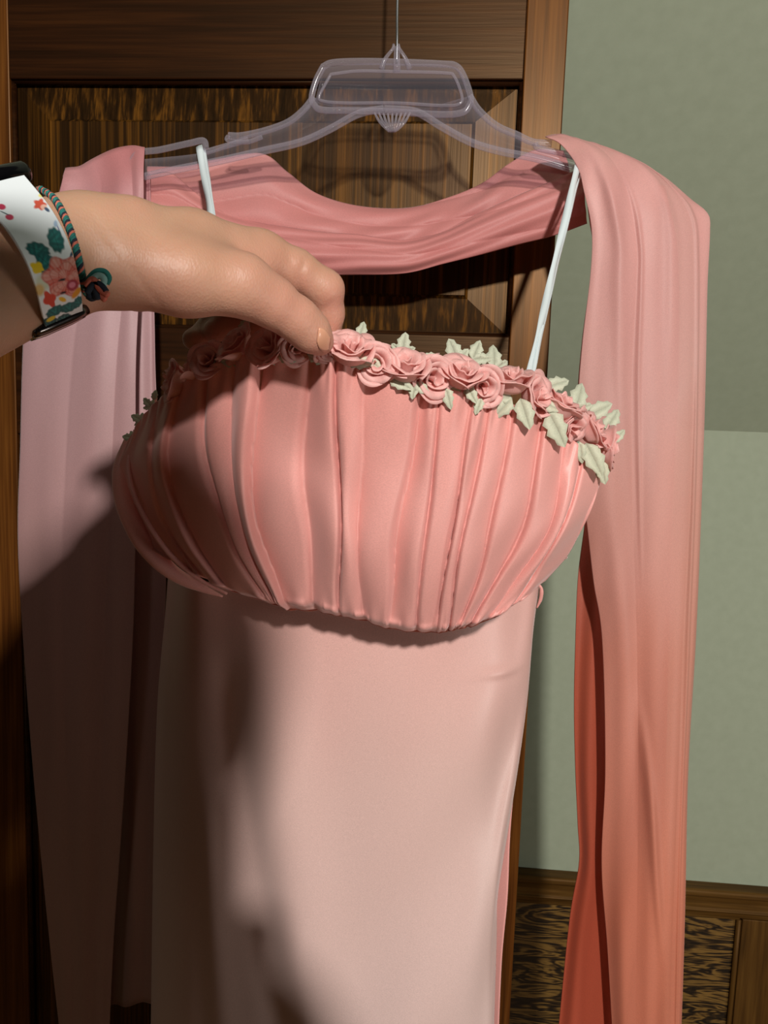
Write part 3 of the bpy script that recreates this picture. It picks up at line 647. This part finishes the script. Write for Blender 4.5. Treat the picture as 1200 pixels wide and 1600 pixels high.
for k, (x, y, r, ax, ay, az) in enumerate(roses):
    Yp = YT(x) - .006; R = r * Yp / FPX * 1.30
    n = ax * _r + ay * _u - az * _f; n /= np.linalg.norm(n)
    Vr, Fr, pet_ = RV[k % 6]; pos = P(x, y, Yp) - n * R * .55
    ro = part('rosette', place(Vr * R, pos, n, k * 1.3), Fr, M['petal'], dr, solid=.0004)
    for pv, pf in pet_: part('petal', place(pv * R, pos, n, k * 1.3), pf, M['petal'], ro, solid=.0004)
# (x, y, size px, kind, pointing direction in the picture plane (degrees from right, up positive), lean towards viewer, depth offset)
leaves = [(628, 552, 34, 3, 80, .1, .012), (600, 556, 30, 1, 150, .1, .010), (560, 532, 32, 1, 75, .1, .014), (716, 566, 40, 3, 110, .1, .014), (738, 562, 36, 2, 35, .1, .014), (772, 578, 40, 3, 90, .1, .014),
          (660, 560, 26, 1, 10, .1, .010), (852, 606, 40, 1, 20, .1, .012), (898, 640, 44, 3, 72, .1, .012), (918, 650, 44, 1, 28, .1, .012), (945, 672, 40, 1, 55, .1, .012), (955, 690, 28, 1, 40, .3, .0),
          (608, 588, 40, 1, -30, .5, -.004), (648, 598, 30, 2, -70, .5, -.006), (696, 606, 32, 1, -75, .5, -.006), (728, 602, 32, 1, -60, .5, -.004), (752, 622, 26, 1, -110, .5, -.006), (800, 622, 40, 2, -165, .5, -.008),
          (812, 622, 50, 1, -72, .5, -.010), (855, 642, 60, 1, -62, .4, -.008), (905, 690, 32, 1, -80, .4, -.006), (914, 692, 56, 1, -62, .4, -.008), (936, 716, 40, 1, -75, .4, -.004), (842, 628, 34, 1, -20, .5, -.004),
          (540, 560, 44, 1, -12, .4, -.004), (480, 553, 36, 1, -20, .3, -.004), (400, 550, 56, 1, -8, .5, -.006), (430, 552, 50, 1, -6, .5, -.008), (345, 566, 40, 1, 12, .3, -.004), (330, 570, 52, 1, 20, .2, -.002),
          (375, 520, 28, 1, 60, .1, .008), (272, 602, 50, 1, 8, .2, -.004), (425, 520, 26, 1, 70, .1, .010), (575, 560, 30, 1, -40, .4, -.004), (505, 530, 30, 1, 120, 0, .012)]
sideleaf = [(236, 636, 20, 3, 130, .0), (222, 658, 22, 3, 150, .0), (208, 684, 20, 3, 170, .0), (240, 626, 18, 1, 80, .0), (200, 706, 18, 1, 190, .0)]
LV = {(k, s): leaf_mesh(k, 1.0, .22 + .1 * s, s) for k in (1, 2, 3) for s in range(3)}
def put_leaf(i, x, y, r, kd, ang, lean_, Yp):
    R = 1.0 * r * Yp / FPX; a = radians(ang); d_ = cos(a) * _r + sin(a) * _u; nn = -_f * 1.0 + d_ * .25 + _u * .1
    d2 = d_ - _f * lean_ * .5; d2 /= np.linalg.norm(d2); s_ = np.cross(nn, d2); s_ /= np.linalg.norm(s_); n_ = np.cross(d2, s_)
    Vl, Fl = LV[(kd, i % 3)]; V = P(x, y, Yp) + R * (Vl[:, 0:1] * d2 + Vl[:, 1:2] * s_ + Vl[:, 2:3] * n_)
    part('leaf', V, Fl, M['leaf'], dr, solid=.0004)
for i, (x, y, r, kd, ang, ln, dy) in enumerate(leaves): put_leaf(i, x, y, r, kd, ang, ln, YT(x) + dy)
for i, (x, y, r, kd, ang, ln) in enumerate(sideleaf):
    Yp = float(np.interp(x, [200, 240], [.615, .585])); put_leaf(i, x, y, r, kd, ang, ln, Yp)
    if i < 3: Vr, Fr, _p = RV[i]; part('rosette', place(Vr * .0075, P(x + 14, y + 4, Yp + .012), -_r * .9 + _u * .3, i), Fr, M['petal'], dr, solid=.0004)

# ------------------------------------------------------------------ person (left hand and arm in view; the body stands behind the camera)
def surface_nets(D, org, h):
    nx, ny, nz = D.shape; s = D < 0
    acc = np.zeros((nx - 1, ny - 1, nz - 1, 3), np.float32); cnt = np.zeros((nx - 1, ny - 1, nz - 1), np.float32)
    cor = [(i, j, k) for i in (0, 1) for j in (0, 1) for k in (0, 1)]
    sl_ = lambda A, c: A[c[0]:nx - 1 + c[0], c[1]:ny - 1 + c[1], c[2]:nz - 1 + c[2]]
    for a in cor:
        for ax in range(3):
            if a[ax]: continue
            b = list(a); b[ax] = 1; b = tuple(b); da, db = sl_(D, a), sl_(D, b); cr_ = (da < 0) != (db < 0)
            t = np.where(cr_, da / np.where(cr_, da - db, 1), 0)
            for q in range(3): acc[..., q] += cr_ * (a[q] + (t if q == ax else 0))
            cnt += cr_
    act = cnt > 0; ids = -np.ones(act.shape, np.int64); ids[act] = np.arange(act.sum())
    I = np.argwhere(act); Vv = org + h * (I + acc[act] / cnt[act][:, None]); F = []
    for ax in range(3):
        o1, o2 = [(1, 2), (2, 0), (0, 1)][ax]
        shp = [slice(1, n_ - 1) for n_ in (nx, ny, nz)]; shp[ax] = slice(0, (nx, ny, nz)[ax] - 1); shp2 = list(shp); shp2[ax] = slice(1, (nx, ny, nz)[ax])
        A, B = s[tuple(shp)], s[tuple(shp2)]; ed = np.argwhere(A != B); flip = A[A != B]
        off = np.array([sl__.start for sl__ in shp]); ed = ed + off
        e = [ed.copy() for _ in range(4)]; e[1][:, o1] -= 1; e[2][:, o1] -= 1; e[2][:, o2] -= 1; e[3][:, o2] -= 1
        q = np.stack([ids[tuple(x.T)] for x in e], 1); ok = (q >= 0).all(1); q = q[ok]; fl = flip[ok]
        q[~fl] = q[~fl][:, ::-1]; F.append(q)
    return Vv, np.concatenate(F)
def cap(Pt, a, b, ra, rb):
    a = np.asarray(a, np.float32); b = np.asarray(b, np.float32); ba = b - a; pa = Pt - a
    t = np.clip((pa @ ba) / (ba @ ba), 0, 1); return np.linalg.norm(pa - t[..., None] * ba, axis=-1) - (ra + (rb - ra) * t)
def smin(a, b, k):
    hh = np.maximum(k - np.abs(a - b), 0) / k; return np.minimum(a, b) - hh * hh * k * .25
def J(x, y, Y, r): return (P(x, y, Y), r * Y / FPX)
def chain(Pt, js, k=.003, D=None):
    for (a, ra), (b, rb) in zip(js[:-1], js[1:]):
        d_ = cap(Pt, a, b, ra, rb); D = d_ if D is None else smin(D, d_, k)
    return D
wr = P(112, 396, .394); far = P(0, 438, .362); fdir = (far - wr) / np.linalg.norm(far - wr); elbow = wr + fdir * .235
def arm_sdf(Pt):
    up = np.cross(fdir, (0, 1, 0)); up /= np.linalg.norm(up); up = up if up[2] > 0 else -up
    D = None
    for s in (-1, 1):
        js = [(elbow + up * s * .010, .033), (elbow - fdir * .07 + up * s * .012, .030), (elbow - fdir * .14 + up * s * .010, .0235), (wr + fdir * .02 + up * s * .0090, .0190), (wr - fdir * .012 + up * s * .0090, .0182)]
        D = chain(Pt, js, .01, D)
    return D
def hand_sdf(Pt):
    D = arm_sdf(Pt)
    palm = chain(Pt, [J(118, 368, .394, 54), J(200, 362, .410, 48), J(300, 376, .435, 43), J(410, 398, .462, 34)], .008)
    palm = smin(palm, chain(Pt, [J(118, 420, .394, 52), J(190, 405, .405, 58), J(300, 398, .43, 48), J(400, 415, .455, 32)], .008), .008)
    palm = smin(palm, chain(Pt, [J(150, 370, .40, 52), J(280, 385, .46, 40), J(398, 392, .490, 32)], .008), .008)
    palm = smin(palm, chain(Pt, [J(150, 385, .41, 50), J(270, 395, .475, 40), J(372, 402, .512, 30)], .008), .008)
    palm = smin(palm, chain(Pt, [J(160, 400, .415, 50), J(260, 415, .48, 40), J(335, 420, .522, 29)], .008), .008)
    palm = smin(palm, chain(Pt, [J(215, 440, .425, 46), J(320, 440, .47, 40)], .008), .010)
    thumb = chain(Pt, [J(196, 420, .400, 56), J(290, 433, .412, 54), J(378, 446, .424, 45)], .012)
    D = smin(smin(D, palm, .012), thumb, .012)
    th = chain(Pt, [J(376, 444, .424, 45), J(425, 472, .434, 37), J(464, 499, .443, 32), J(486, 520, .450, 29), J(501, 535, .456, 20)], .006)
    D = smin(D, th, .008)
    for js in ([J(405, 398, .462, 36), J(462, 422, .472, 31), J(507, 452, .480, 29), J(511, 490, .488, 25.5), J(509, 522, .492, 22), J(506, 540, .492, 17)],
               [J(398, 394, .490, 31), J(455, 442, .515, 26), J(440, 485, .528, 24), J(402, 508, .524, 20)],
               [J(372, 402, .512, 30), J(415, 455, .540, 24), J(372, 505, .545, 22), J(338, 516, .535, 19)],
               [J(335, 420, .522, 28), J(352, 475, .548, 22), J(322, 522, .548, 20), J(302, 530, .538, 17)]):
        D = smin(D, chain(Pt, js, .004), .006)
    def groove(c, ax, r, w, dep):
        c = P(*c); a = np.array(ax, float); a = a[0] * _r + a[1] * _u; a /= np.linalg.norm(a); q = Pt - c; s = q @ a
        return dep * np.exp(-(s / w) ** 2) * np.exp(-((q ** 2).sum(-1)) / r ** 2)
    D = D + groove((470, 415, .455), (1, -.35), .013, .0014, .0016) + groove((463, 440, .45), (.95, .3), .013, .0012, .0015) + groove((498, 478, .462), (.6, -.95), .012, .0013, .0018)
    D = D + groove((480, 492, .424), (.75, -.55), .010, .0007, .0006) + groove((487, 499, .424), (.75, -.55), .010, .0007, .0006) + groove((376, 462, .39), (.9, .3), .02, .0010, .0006)
    D = D + groove((215, 440, .37), (.85, .6), .03, .0012, .0010)
    return D
lo = np.array([min(P(0, 0, .3)[0], -.28), .27, 1.42]); pts_ = [P(x, y, Y) for x in (40, 560) for y in (260, 580) for Y in (.36, .58)]
lo = np.array([-.245, .26, 1.47]); hi = np.array([.01, .58, 1.70]); h = .0017
g = [np.arange(lo[k], hi[k], h, dtype=np.float32) for k in range(3)]
Dg = np.stack([hand_sdf(np.stack(np.meshgrid(gx, g[1], g[2], indexing='ij'), -1)[0]) for gx in g[0][:, None]], 0)
hV, hF = surface_nets(Dg, lo, h)
SHL, SHR = np.array([-.26, -.17, 1.45]), np.array([.060, -.27, 1.46]); elR = np.array([.06, -.27, 1.07]); wrR = np.array([.015, -.095, 1.31])
def body_sdf(Pt0):
    Pt = Pt0 * np.array((1, 1, .9556), np.float32) + np.array((.035, 0, 0), np.float32)
    D = chain(Pt, [((-.02, -.25, 1.10), .105), ((-.02, -.24, 1.25), .105), ((-.02, -.235, 1.33), .085), ((0.020, -.235, 1.46), .052), ((0.020, -.24, 1.50), .055)], .06)
    D = smin(D, chain(Pt, [((-.02, -.26, .98), .115), ((-.02, -.25, 1.10), .10)]), .08)
    D = smin(D, cap(Pt0, SHL, SHR, .052, .052), .06)
    D = smin(D, cap(Pt, (-.09, -.24, .95), (.05, -.27, .95), .10, .10), .07)
    head = np.linalg.norm((Pt - np.array((0.020, -.235, 1.60))) / np.array((.072, .092, .112)), axis=-1) * .09 - .09
    D = smin(D, head, .03); D = smin(D, cap(Pt, (0.020, -.15, 1.545), (0.020, -.165, 1.53), .030, .030), .03)
    D = smin(D, cap(Pt, (0.020, -.135, 1.585), (0.020, -.143, 1.61), .011, .006), .012)
    for s in (-1, 1):
        D = smin(D, np.linalg.norm((Pt - np.array((0.020 + s * .074, -.235, 1.595))) / np.array((.010, .020, .032)), axis=-1) * .02 - .02, .006)
        D = smin(D, chain(Pt, [((-.02 + s * .08, -.26, .93), .088), ((-.02 + s * .085, -.25, .50), .055), ((-.02 + s * .09, -.27, .09), .037)], .03), .05)
        D = smin(D, chain(Pt, [((-.02 + s * .09, -.28, .04), .035), ((-.02 + s * .10, -.12, .025), .026)]), .03)
    D = smin(D, chain(Pt0, [(SHL, .052), ((SHL + elbow) / 2, .043), (elbow, .036), (elbow - fdir * .07, .0405), (elbow - fdir * .14, .032)], .02), .04)
    D = smin(D, chain(Pt0, [(SHR, .052), ((SHR + elR) / 2, .044), (elR, .037), ((elR * 2 + wrR) / 3, .036), (wrR, .024), (wrR + np.array((.0, .02, .06)), .027)], .02), .04)
    return D
def right_fingers(Pt):
    D = None
    for k, z in enumerate((1.420, 1.399, 1.378, 1.358)):
        c = chain(Pt, [((.030, -.060, z - .01), .010), ((.024, -.014, z), .009), ((-.004, -.010, z), .008)], .004); D = c if D is None else np.minimum(D, c)
    c = chain(Pt, [((.005, -.07, 1.37), .014), ((-.010, -.055, 1.405), .011), ((-.025, -.043, 1.42), .0095)], .004)
    return np.minimum(D, c)
def full(Pt): return smin(body_sdf(Pt), right_fingers(Pt), .006)
def grid_eval(fn, lo, hi, h):
    g = [np.arange(lo[k], hi[k], h, dtype=np.float32) for k in range(3)]
    return np.stack([fn(np.stack(np.meshgrid(gx, g[1], g[2], indexing='ij'), -1)[0]) for gx in g[0][:, None]], 0)
lo2 = np.array([-.40, -.42, -.02]); Db = grid_eval(full, lo2, (.36, .36, 1.85), .008); bV, bF = surface_nets(Db, lo2, .008)
pr = tag(empty('person', (-.02, -.26, 0)), 'person whose bare left arm, in floral watch strap, pinches the dress neckline', 'person')
allV = np.vstack([bV, hV]); allF = [tuple(q) for q in bF.tolist()] + [tuple(i + len(bV) for i in q) for q in hF.tolist()]
body = part('body', allV, allF, M['skin'], pr)
at = body.data.attributes.new('pink', 'FLOAT', 'POINT'); pk = np.zeros(len(allV))
for (x, y, Y, r, a) in ((520, 470, .48, .018, .55), (470, 455, .46, .014, .5), (500, 545, .45, .016, .6), (250, 485, .40, .03, .35), (520, 500, .49, .02, .5), (440, 480, .44, .045, .45), (330, 510, .5, .04, .5)):
    pk = np.maximum(pk, a * np.exp(-((allV - P(x, y, Y)) ** 2).sum(1) / r ** 2))
at.data.foreach_set('value', pk.astype(np.float32))
def shirt_sdf(Pt0):
    Pt = Pt0 * np.array((1, 1, .9556), np.float32) + np.array((.035, 0, 0), np.float32)
    D = chain(Pt, [((-.02, -.262, .91), .158), ((-.02, -.252, 1.08), .140), ((-.02, -.24, 1.25), .135), ((-.02, -.236, 1.33), .105)], .06)
    D = smin(D, cap(Pt, (-.09, -.24, .94), (.05, -.27, .94), .128, .128), .05)
    D = smin(D, cap(Pt0, SHL, SHR, .068, .068), .06)
    D = smin(D, cap(Pt0, SHL, SHL + (elbow - SHL) * .55, .070, .060), .03); D = smin(D, cap(Pt0, SHR, SHR + (elR - SHR) * .55, .070, .060), .03)
    return np.maximum(D, .86 - Pt[..., 2])
lo3 = np.array([-.42, -.46, .85]); Ds = grid_eval(shirt_sdf, lo3, (.34, .10, 1.54), .009); V, F = surface_nets(Ds, lo3, .009); part('shirt', V, F.tolist(), M['shirt'], pr)
def jeans_sdf(Pt):
    Pt = Pt * np.array((1, 1, .9556), np.float32) + np.array((.035, 0, 0), np.float32)
    D = cap(Pt, (-.09, -.255, .93), (.05, -.265, .93), .118, .118)
    for s in (-1, 1): D = smin(D, chain(Pt, [((-.02 + s * .08, -.26, .92), .098), ((-.02 + s * .085, -.25, .50), .066), ((-.02 + s * .09, -.27, .09), .055)], .03), .04)
    return np.maximum(np.maximum(D, Pt[..., 2] - .99), .07 - Pt[..., 2])
lo4 = np.array([-.32, -.42, .05]); Ds = grid_eval(jeans_sdf, lo4, (.24, -.10, 1.08), .010); V, F = surface_nets(Ds, lo4, .010); part('jeans', V, F.tolist(), M['jeans'], pr)
def hair_sdf(Pt):
    Pt = Pt * np.array((1, 1, .9556), np.float32) + np.array((.035, 0, 0), np.float32)
    c = np.array((0.020, -.247, 1.615)); D = np.linalg.norm((Pt - c) / np.array((.098, .104, .120)), axis=-1) * .1 - .1
    D = smin(D, np.linalg.norm((Pt - np.array((0.020, -.31, 1.47))) / np.array((.09, .045, .14)), axis=-1) * .08 - .08, .03)
    face = np.linalg.norm((Pt - np.array((0.020, -.14, 1.58))) / np.array((.068, .07, .085)), axis=-1) * .07 - .07
    return np.maximum(D, -face) + .002 * np.sin(Pt[..., 0] * 260)
lo5 = np.array([-.17, -.40, 1.28]); Ds = grid_eval(hair_sdf, lo5, (.15, -.10, 1.87), .006); V, F = surface_nets(Ds, lo5, .006); part('hair', V, F.tolist(), M['hair'], pr)
for s in (-1, 1):
    bm = bmesh.new(); bmesh.ops.create_uvsphere(bm, u_segments=14, v_segments=10, radius=.011); V = [tuple(np.array(v.co) + (-.015 + s * .030, -.155, 1.683)) for v in bm.verts]; F = [tuple(v.index for v in f.verts) for f in bm.faces]; bm.free()
    part('eye', V, F, M['ribbon'], pr)
    V, F = merge(tube([(-.065 + s * .09, -.33, .03), (-.065 + s * .09, -.27, .045), (-.065 + s * .10, -.15, .036), (-.065 + s * .103, -.08, .030)], [.034, .044, .040, .026], 16, n_path=16)); part('shoe', V, F, M['sole'], pr)
V, F = tube([(-.040, -.148, 1.626), (-.015, -.137, 1.625), (.010, -.148, 1.626)], [.002, .006, .002], 10, n_path=14); part('mouth', V, F, M['nail'], pr)
# thumb nail laid on the skin
bvh = BVHTree.FromPolygons(hV.tolist(), hF.tolist())
def on_skin(px, py, lift):
    d_ = P(px, py, 1.0) - CAM; d_ /= np.linalg.norm(d_); hit = bvh.ray_cast(Vector(CAM), Vector(d_))
    return None if hit[0] is None else np.array(hit[0]) - d_ * lift
A_ = [(498, 512), (506, 514), (512, 520), (517, 529)]; B_ = [(495, 534), (499, 545), (506, 550), (514, 547)]
nail = np.zeros((9, 9, 3)); okn = True; last = None
for i in range(9):
    for j in range(9):
        u, v = i / 8, j / 8; a_ = cr(np.array(A_, float), [u * 3])[0]; b_ = cr(np.array(B_, float), [u * 3])[0]; q = a_ + (b_ - a_) * v
        hp = on_skin(q[0], q[1], .0005)
        if hp is None or (last is not None and abs(hp[1] - last[1]) > .012): hp = P(q[0], q[1], last[1] if last is not None else .445)
        last = hp; nail[i, j] = hp
for _ in range(3): nail[1:-1, 1:-1] = (nail[:-2, 1:-1] + nail[2:, 1:-1] + nail[1:-1, :-2] + nail[1:-1, 2:]) / 4 - _f * .00012
gridpart('fingernail', nail, M['nail'], pr, .0006)

# ------------------------------------------------------------------ wrist watch
wt = tag(empty('wristwatch', wr), 'watch with white floral print strap worn round the wrist', 'watch')
Lp = [(-48, 302, .366), (-22, 325, .348), (8, 356, .336), (36, 400, .332), (54, 445, .336), (65, 488, .347), (70, 508, .358), (60, 505, .395), (20, 440, .425), (-40, 340, .415)]
Rp = [(38, 276, .384), (75, 322, .366), (100, 366, .356), (116, 412, .352), (124, 448, .355), (127, 474, .364), (128, 486, .374), (115, 482, .410), (85, 410, .440), (40, 310, .425)]
A1 = resample([P(*q) for q in Lp[:7]], 220); B1 = resample([P(*q) for q in Rp[:7]], 220)
nvs = 90; Gs = np.stack([A1 + (B1 - A1) * t for t in np.linspace(0, 1, nvs)], 1)
bul = np.sin(pi * np.linspace(0, 1, nvs)) * .0015; Gs[:, :, 1] -= bul[None, :]
strap_o = gridpart('strap', Gs, M['strap'], wt, .0016)
A2 = resample([P(*q) for q in Lp[6:] + Lp[:1]], 50); B2 = resample([P(*q) for q in Rp[6:] + Rp[:1]], 50)
gridpart('strap_underside', np.stack([A2 + (B2 - A2) * t for t in np.linspace(0, 1, 6)], 1), M['black_gloss'], wt, .0016)
# flat floral print painted per point in picture-like strap coordinates (x 0..100 across, y down the strap)
def to_px(V):
    d = V - CAM; f_ = d @ _f; return 600 + FPX * (d @ _r) / f_, 800 - FPX * (d @ _u) / f_
X_, Y_ = to_px(Gs.reshape(-1, 3)); C_ = np.tile(np.array(lin((236, 244, 248))[:3]), (len(X_), 1))
def L3(c): return np.array(lin(c)[:3])
def blend(mask, col):
    global C_
    mk = np.clip(mask, 0, 1)[:, None]; C_ = C_ * (1 - mk) + (col if np.ndim(col) == 2 else L3(col)[None, :]) * mk
def ell(cx, cy, a, b, ang=0, soft=.12, n=0, amp=0, ph=0):
    t = radians(ang); dx, dy = X_ - cx, Y_ - cy; u = (dx * cos(t) + dy * sin(t)) / a; v = (-dx * sin(t) + dy * cos(t)) / b
    r = np.sqrt(u * u + v * v); th = np.arctan2(v, u); r = r / (1 + amp * np.cos(n * th + ph)); return smoothstep(1 + soft, 1 - soft, r) if False else np.clip((1 + soft - r) / (2 * soft), 0, 1), u, v, r, th
def fleaf(cx, cy, a, b, ang, c1=(0, 78, 82), c2=(34, 142, 136)):
    mk, u, v, r, th = ell(cx, cy, a, b, ang, .1, 9, .06); vein = np.clip(np.sin(v * 4 + np.abs(u) * 14) * .5 + .5, 0, 1)[:, None] * np.clip(1 - r, 0, 1)[:, None] * .9 + .15
    blend(mk, L3(c1)[None] * (1 - vein) + L3(c2)[None] * vein); blend(mk * np.exp(-(v / .06) ** 2) * .6, (12, 60, 66))
def blossom(cx, cy, R, lay=4):
    for q in range(lay):
        rr = R * (1 - q * .22); n = 6 - q; mk, u, v, r, th = ell(cx + q * R * .10, cy + q * R * .09, rr, rr * .95, 0, .06, n, .13, q * 1.3)
        pet = np.clip(.5 + .5 * np.cos(n * th + q * 1.3), 0, 1)[:, None]; st = np.clip(.5 + .5 * np.sin(th * 26 + q), 0, 1)[:, None]
        col = L3((214, 70, 48))[None] * (1 - pet * .35) + L3((250, 222, 208))[None] * (pet * .35); col = col * (1 - st * .25 * (r[:, None])) + L3((252, 236, 226))[None] * st * .25 * r[:, None]
        blend(mk, col); blend(mk * np.clip(1 - np.abs(r - .97) / .08, 0, 1) * .6, (176, 46, 34))
    mk, u, v, r, th = ell(cx + R * .42, cy + R * .40, R * .30, R * .26, -25, .12); blend(mk, (170, 40, 60)); blend(ell(cx + R * .42, cy + R * .40, R * .17, R * .14, -25, .2)[0], (226, 130, 150))
blend(ell(62, 322, 9, 8, 0, .15, 5, .2)[0], (214, 84, 62)); blend(ell(68, 326, 5, 4, 0, .2)[0], (240, 190, 170)); blend(ell(73, 330, 5, 2.5, 40, .2)[0], (70, 90, 120)); blend(ell(64, 308, 4, 3, 0, .3)[0], (236, 226, 130))
for (x, y) in ((3, 326), (15, 342), (-14, 330)): blend(ell(x, y, 6.5, 4.5, 10, .15)[0], (196, 44, 84))
blend(ell(8, 336, 9, .9, 25, .3)[0], (70, 90, 100))
blend(ell(92, 364, 15, .9, 70, .4)[0], (120, 130, 180)); blend(ell(86, 352, 3, 5, 0, .3)[0], (170, 196, 224))
fleaf(58, 392, 19, 11, 18); fleaf(86, 377, 20, 12, 70); fleaf(70, 410, 18, 12, 40); fleaf(112, 396, 2.2, 10, 30, (30, 60, 90), (60, 90, 120))
blend(ell(57, 419, 11, 8, 30, .12, 4, .15)[0], (240, 206, 20)); fleaf(72, 428, 9, 6, 10)
blend(ell(66, 440, 12, 12, 0, .3)[0], (214, 222, 196)); blend(ell(60, 452, 8, 9, 0, .3)[0], (226, 190, 120))
blossom(98, 432, 31); blend(ell(76, 466, 9, 12, -30, .1, 4, .2)[0], (216, 70, 50)); blend(ell(118, 456, 11, 4, -50, .2)[0], (228, 152, 30)); blend(ell(96, 466, 6, 3.5, 20, .2)[0], (238, 186, 40))
blend(ell(95, 437, 6, 1.8, -15, .2)[0], (40, 20, 24)); blend(ell(97, 456, 5, 1.6, -15, .2)[0], (40, 20, 24))
fleaf(84, 484, 15, 7, -30); fleaf(106, 478, 14, 7, -22); fleaf(120, 470, 10, 6, -60); fleaf(76, 500, 12, 7, -20, (16, 60, 66), (70, 130, 130)); fleaf(98, 495, 12, 6, -25, (14, 56, 64), (90, 150, 150)); blend(ell(78, 496, 8, 3, -30, .2)[0], (226, 200, 60))
ca = strap_o.data.color_attributes.new('print', 'FLOAT_COLOR', 'POINT'); ca.data.foreach_set('color', np.hstack([C_, np.ones((len(C_), 1))]).astype(np.float32).ravel())
def lug(name, a, b, r, mat, n=14): V, F = tube([P(*a), P(*b)], [r * .75, r, r, r, r * .75], n, n_path=9); return part(name, V, F, mat, wt)
lug('lower_lug', (50, 521, .356), (136, 483, .376), .0030, M['dark_metal']); lug('lower_lug_rim', (46, 527, .360), (130, 490, .380), .0026, M['chrome'])
# case: rounded body at the top of the wrist
ca_, cb_ = P(-95, 300, .372), P(40, 268, .402); axd = (cb_ - ca_) / np.linalg.norm(cb_ - ca_)
V, F = tube([ca_ + axd * t * np.linalg.norm(cb_ - ca_) + np.array((0, .004, 0)) for t in (0, .04, .1, .5, .9, .96, 1)], [.002, .0045, .0058, .006, .0058, .0045, .002], 20, flat=1.6); part('watch_case', V, F, M['black_gloss'], wt)
V, F = tube([ca_ + np.array((0, -.001, -.0035)), cb_ + np.array((-.004, -.001, -.0035))], .0022, 10, n_path=6); part('upper_lug', V, F, M['dark_metal'], wt)

# ------------------------------------------------------------------ braided bracelet
br = tag(empty('friendship_bracelet', P(125, 430, .37)), 'thin teal and coral braided cord bracelet with a knotted tassel beside the watch', 'bracelet')
M['teal'] = plain('teal_thread', (40, 120, 112), 0.8); M['coral'] = plain('coral_thread', (206, 112, 92), 0.8); M['navy'] = plain('dark_thread', (34, 44, 58), 0.8); M['pale'] = plain('pale_thread', (150, 196, 190), 0.8)
bp = [(64, 296, .392), (85, 311, .378), (103, 343, .367), (117, 382, .361), (126, 420, .361), (132, 448, .368), (135, 464, .380), (128, 470, .410), (100, 420, .445), (72, 340, .442), (60, 302, .415)]
Qb = resample([P(*q) for q in bp] + [P(*bp[0])], 340)[:-1]
for k, mt in enumerate(('teal', 'coral', 'navy', 'teal')):
    ph = k * pi / 2; s = np.linspace(0, 2 * pi * 46, len(Qb)); Tn_ = np.roll(Qb, -1, 0) - np.roll(Qb, 1, 0); Tn_ /= np.linalg.norm(Tn_, axis=1)[:, None]
    n1 = np.cross(Tn_, (0, 1, .01)); n1 /= np.linalg.norm(n1, axis=1)[:, None]; n2 = np.cross(Tn_, n1)
    V, F = tube(Qb + .0011 * (np.cos(s + ph)[:, None] * n1 + np.sin(s + ph)[:, None] * n2), .0008, 5, closed=True); part('cord_strand', V, F, M[mt], br)
kn = [[(133, 452), (138, 436), (150, 424), (164, 424), (171, 434), (167, 444)], [(134, 455), (142, 440), (154, 431), (163, 436), (161, 446)], [(136, 458), (147, 444), (158, 446), (166, 456)], [(137, 462), (147, 455), (157, 462), (165, 468)],
      [(136, 450), (143, 446), (150, 456), (153, 468)], [(134, 447), (146, 437), (157, 452), (169, 461)], [(137, 462), (144, 466), (150, 462)], [(134, 448), (139, 455), (141, 466)]]
for k, c in enumerate(kn):
    V, F = tube([P(x, y, .362 - .001 * (k % 3)) for x, y in c], (.0016 if k else .0012), 7, n_path=26); part('tassel_strand', V, F, M[('teal', 'pale', 'navy', 'coral', 'navy', 'coral', 'navy', 'navy')[k]], br)

# ------------------------------------------------------------------ phone held behind the lens
ph_ = tag(empty('phone', (-.02, -.016, 1.38)), 'black phone in the raised right hand taking the picture', 'phone')
box('phone_body', (-.060, .012, -.031, -.022, 1.365, 1.515), M['black_gloss'], ph_, bevel=.004)
box('phone_screen', (-.057, .009, -.0316, -.0308, 1.370, 1.510), M['dark_metal'], ph_, bevel=.0)
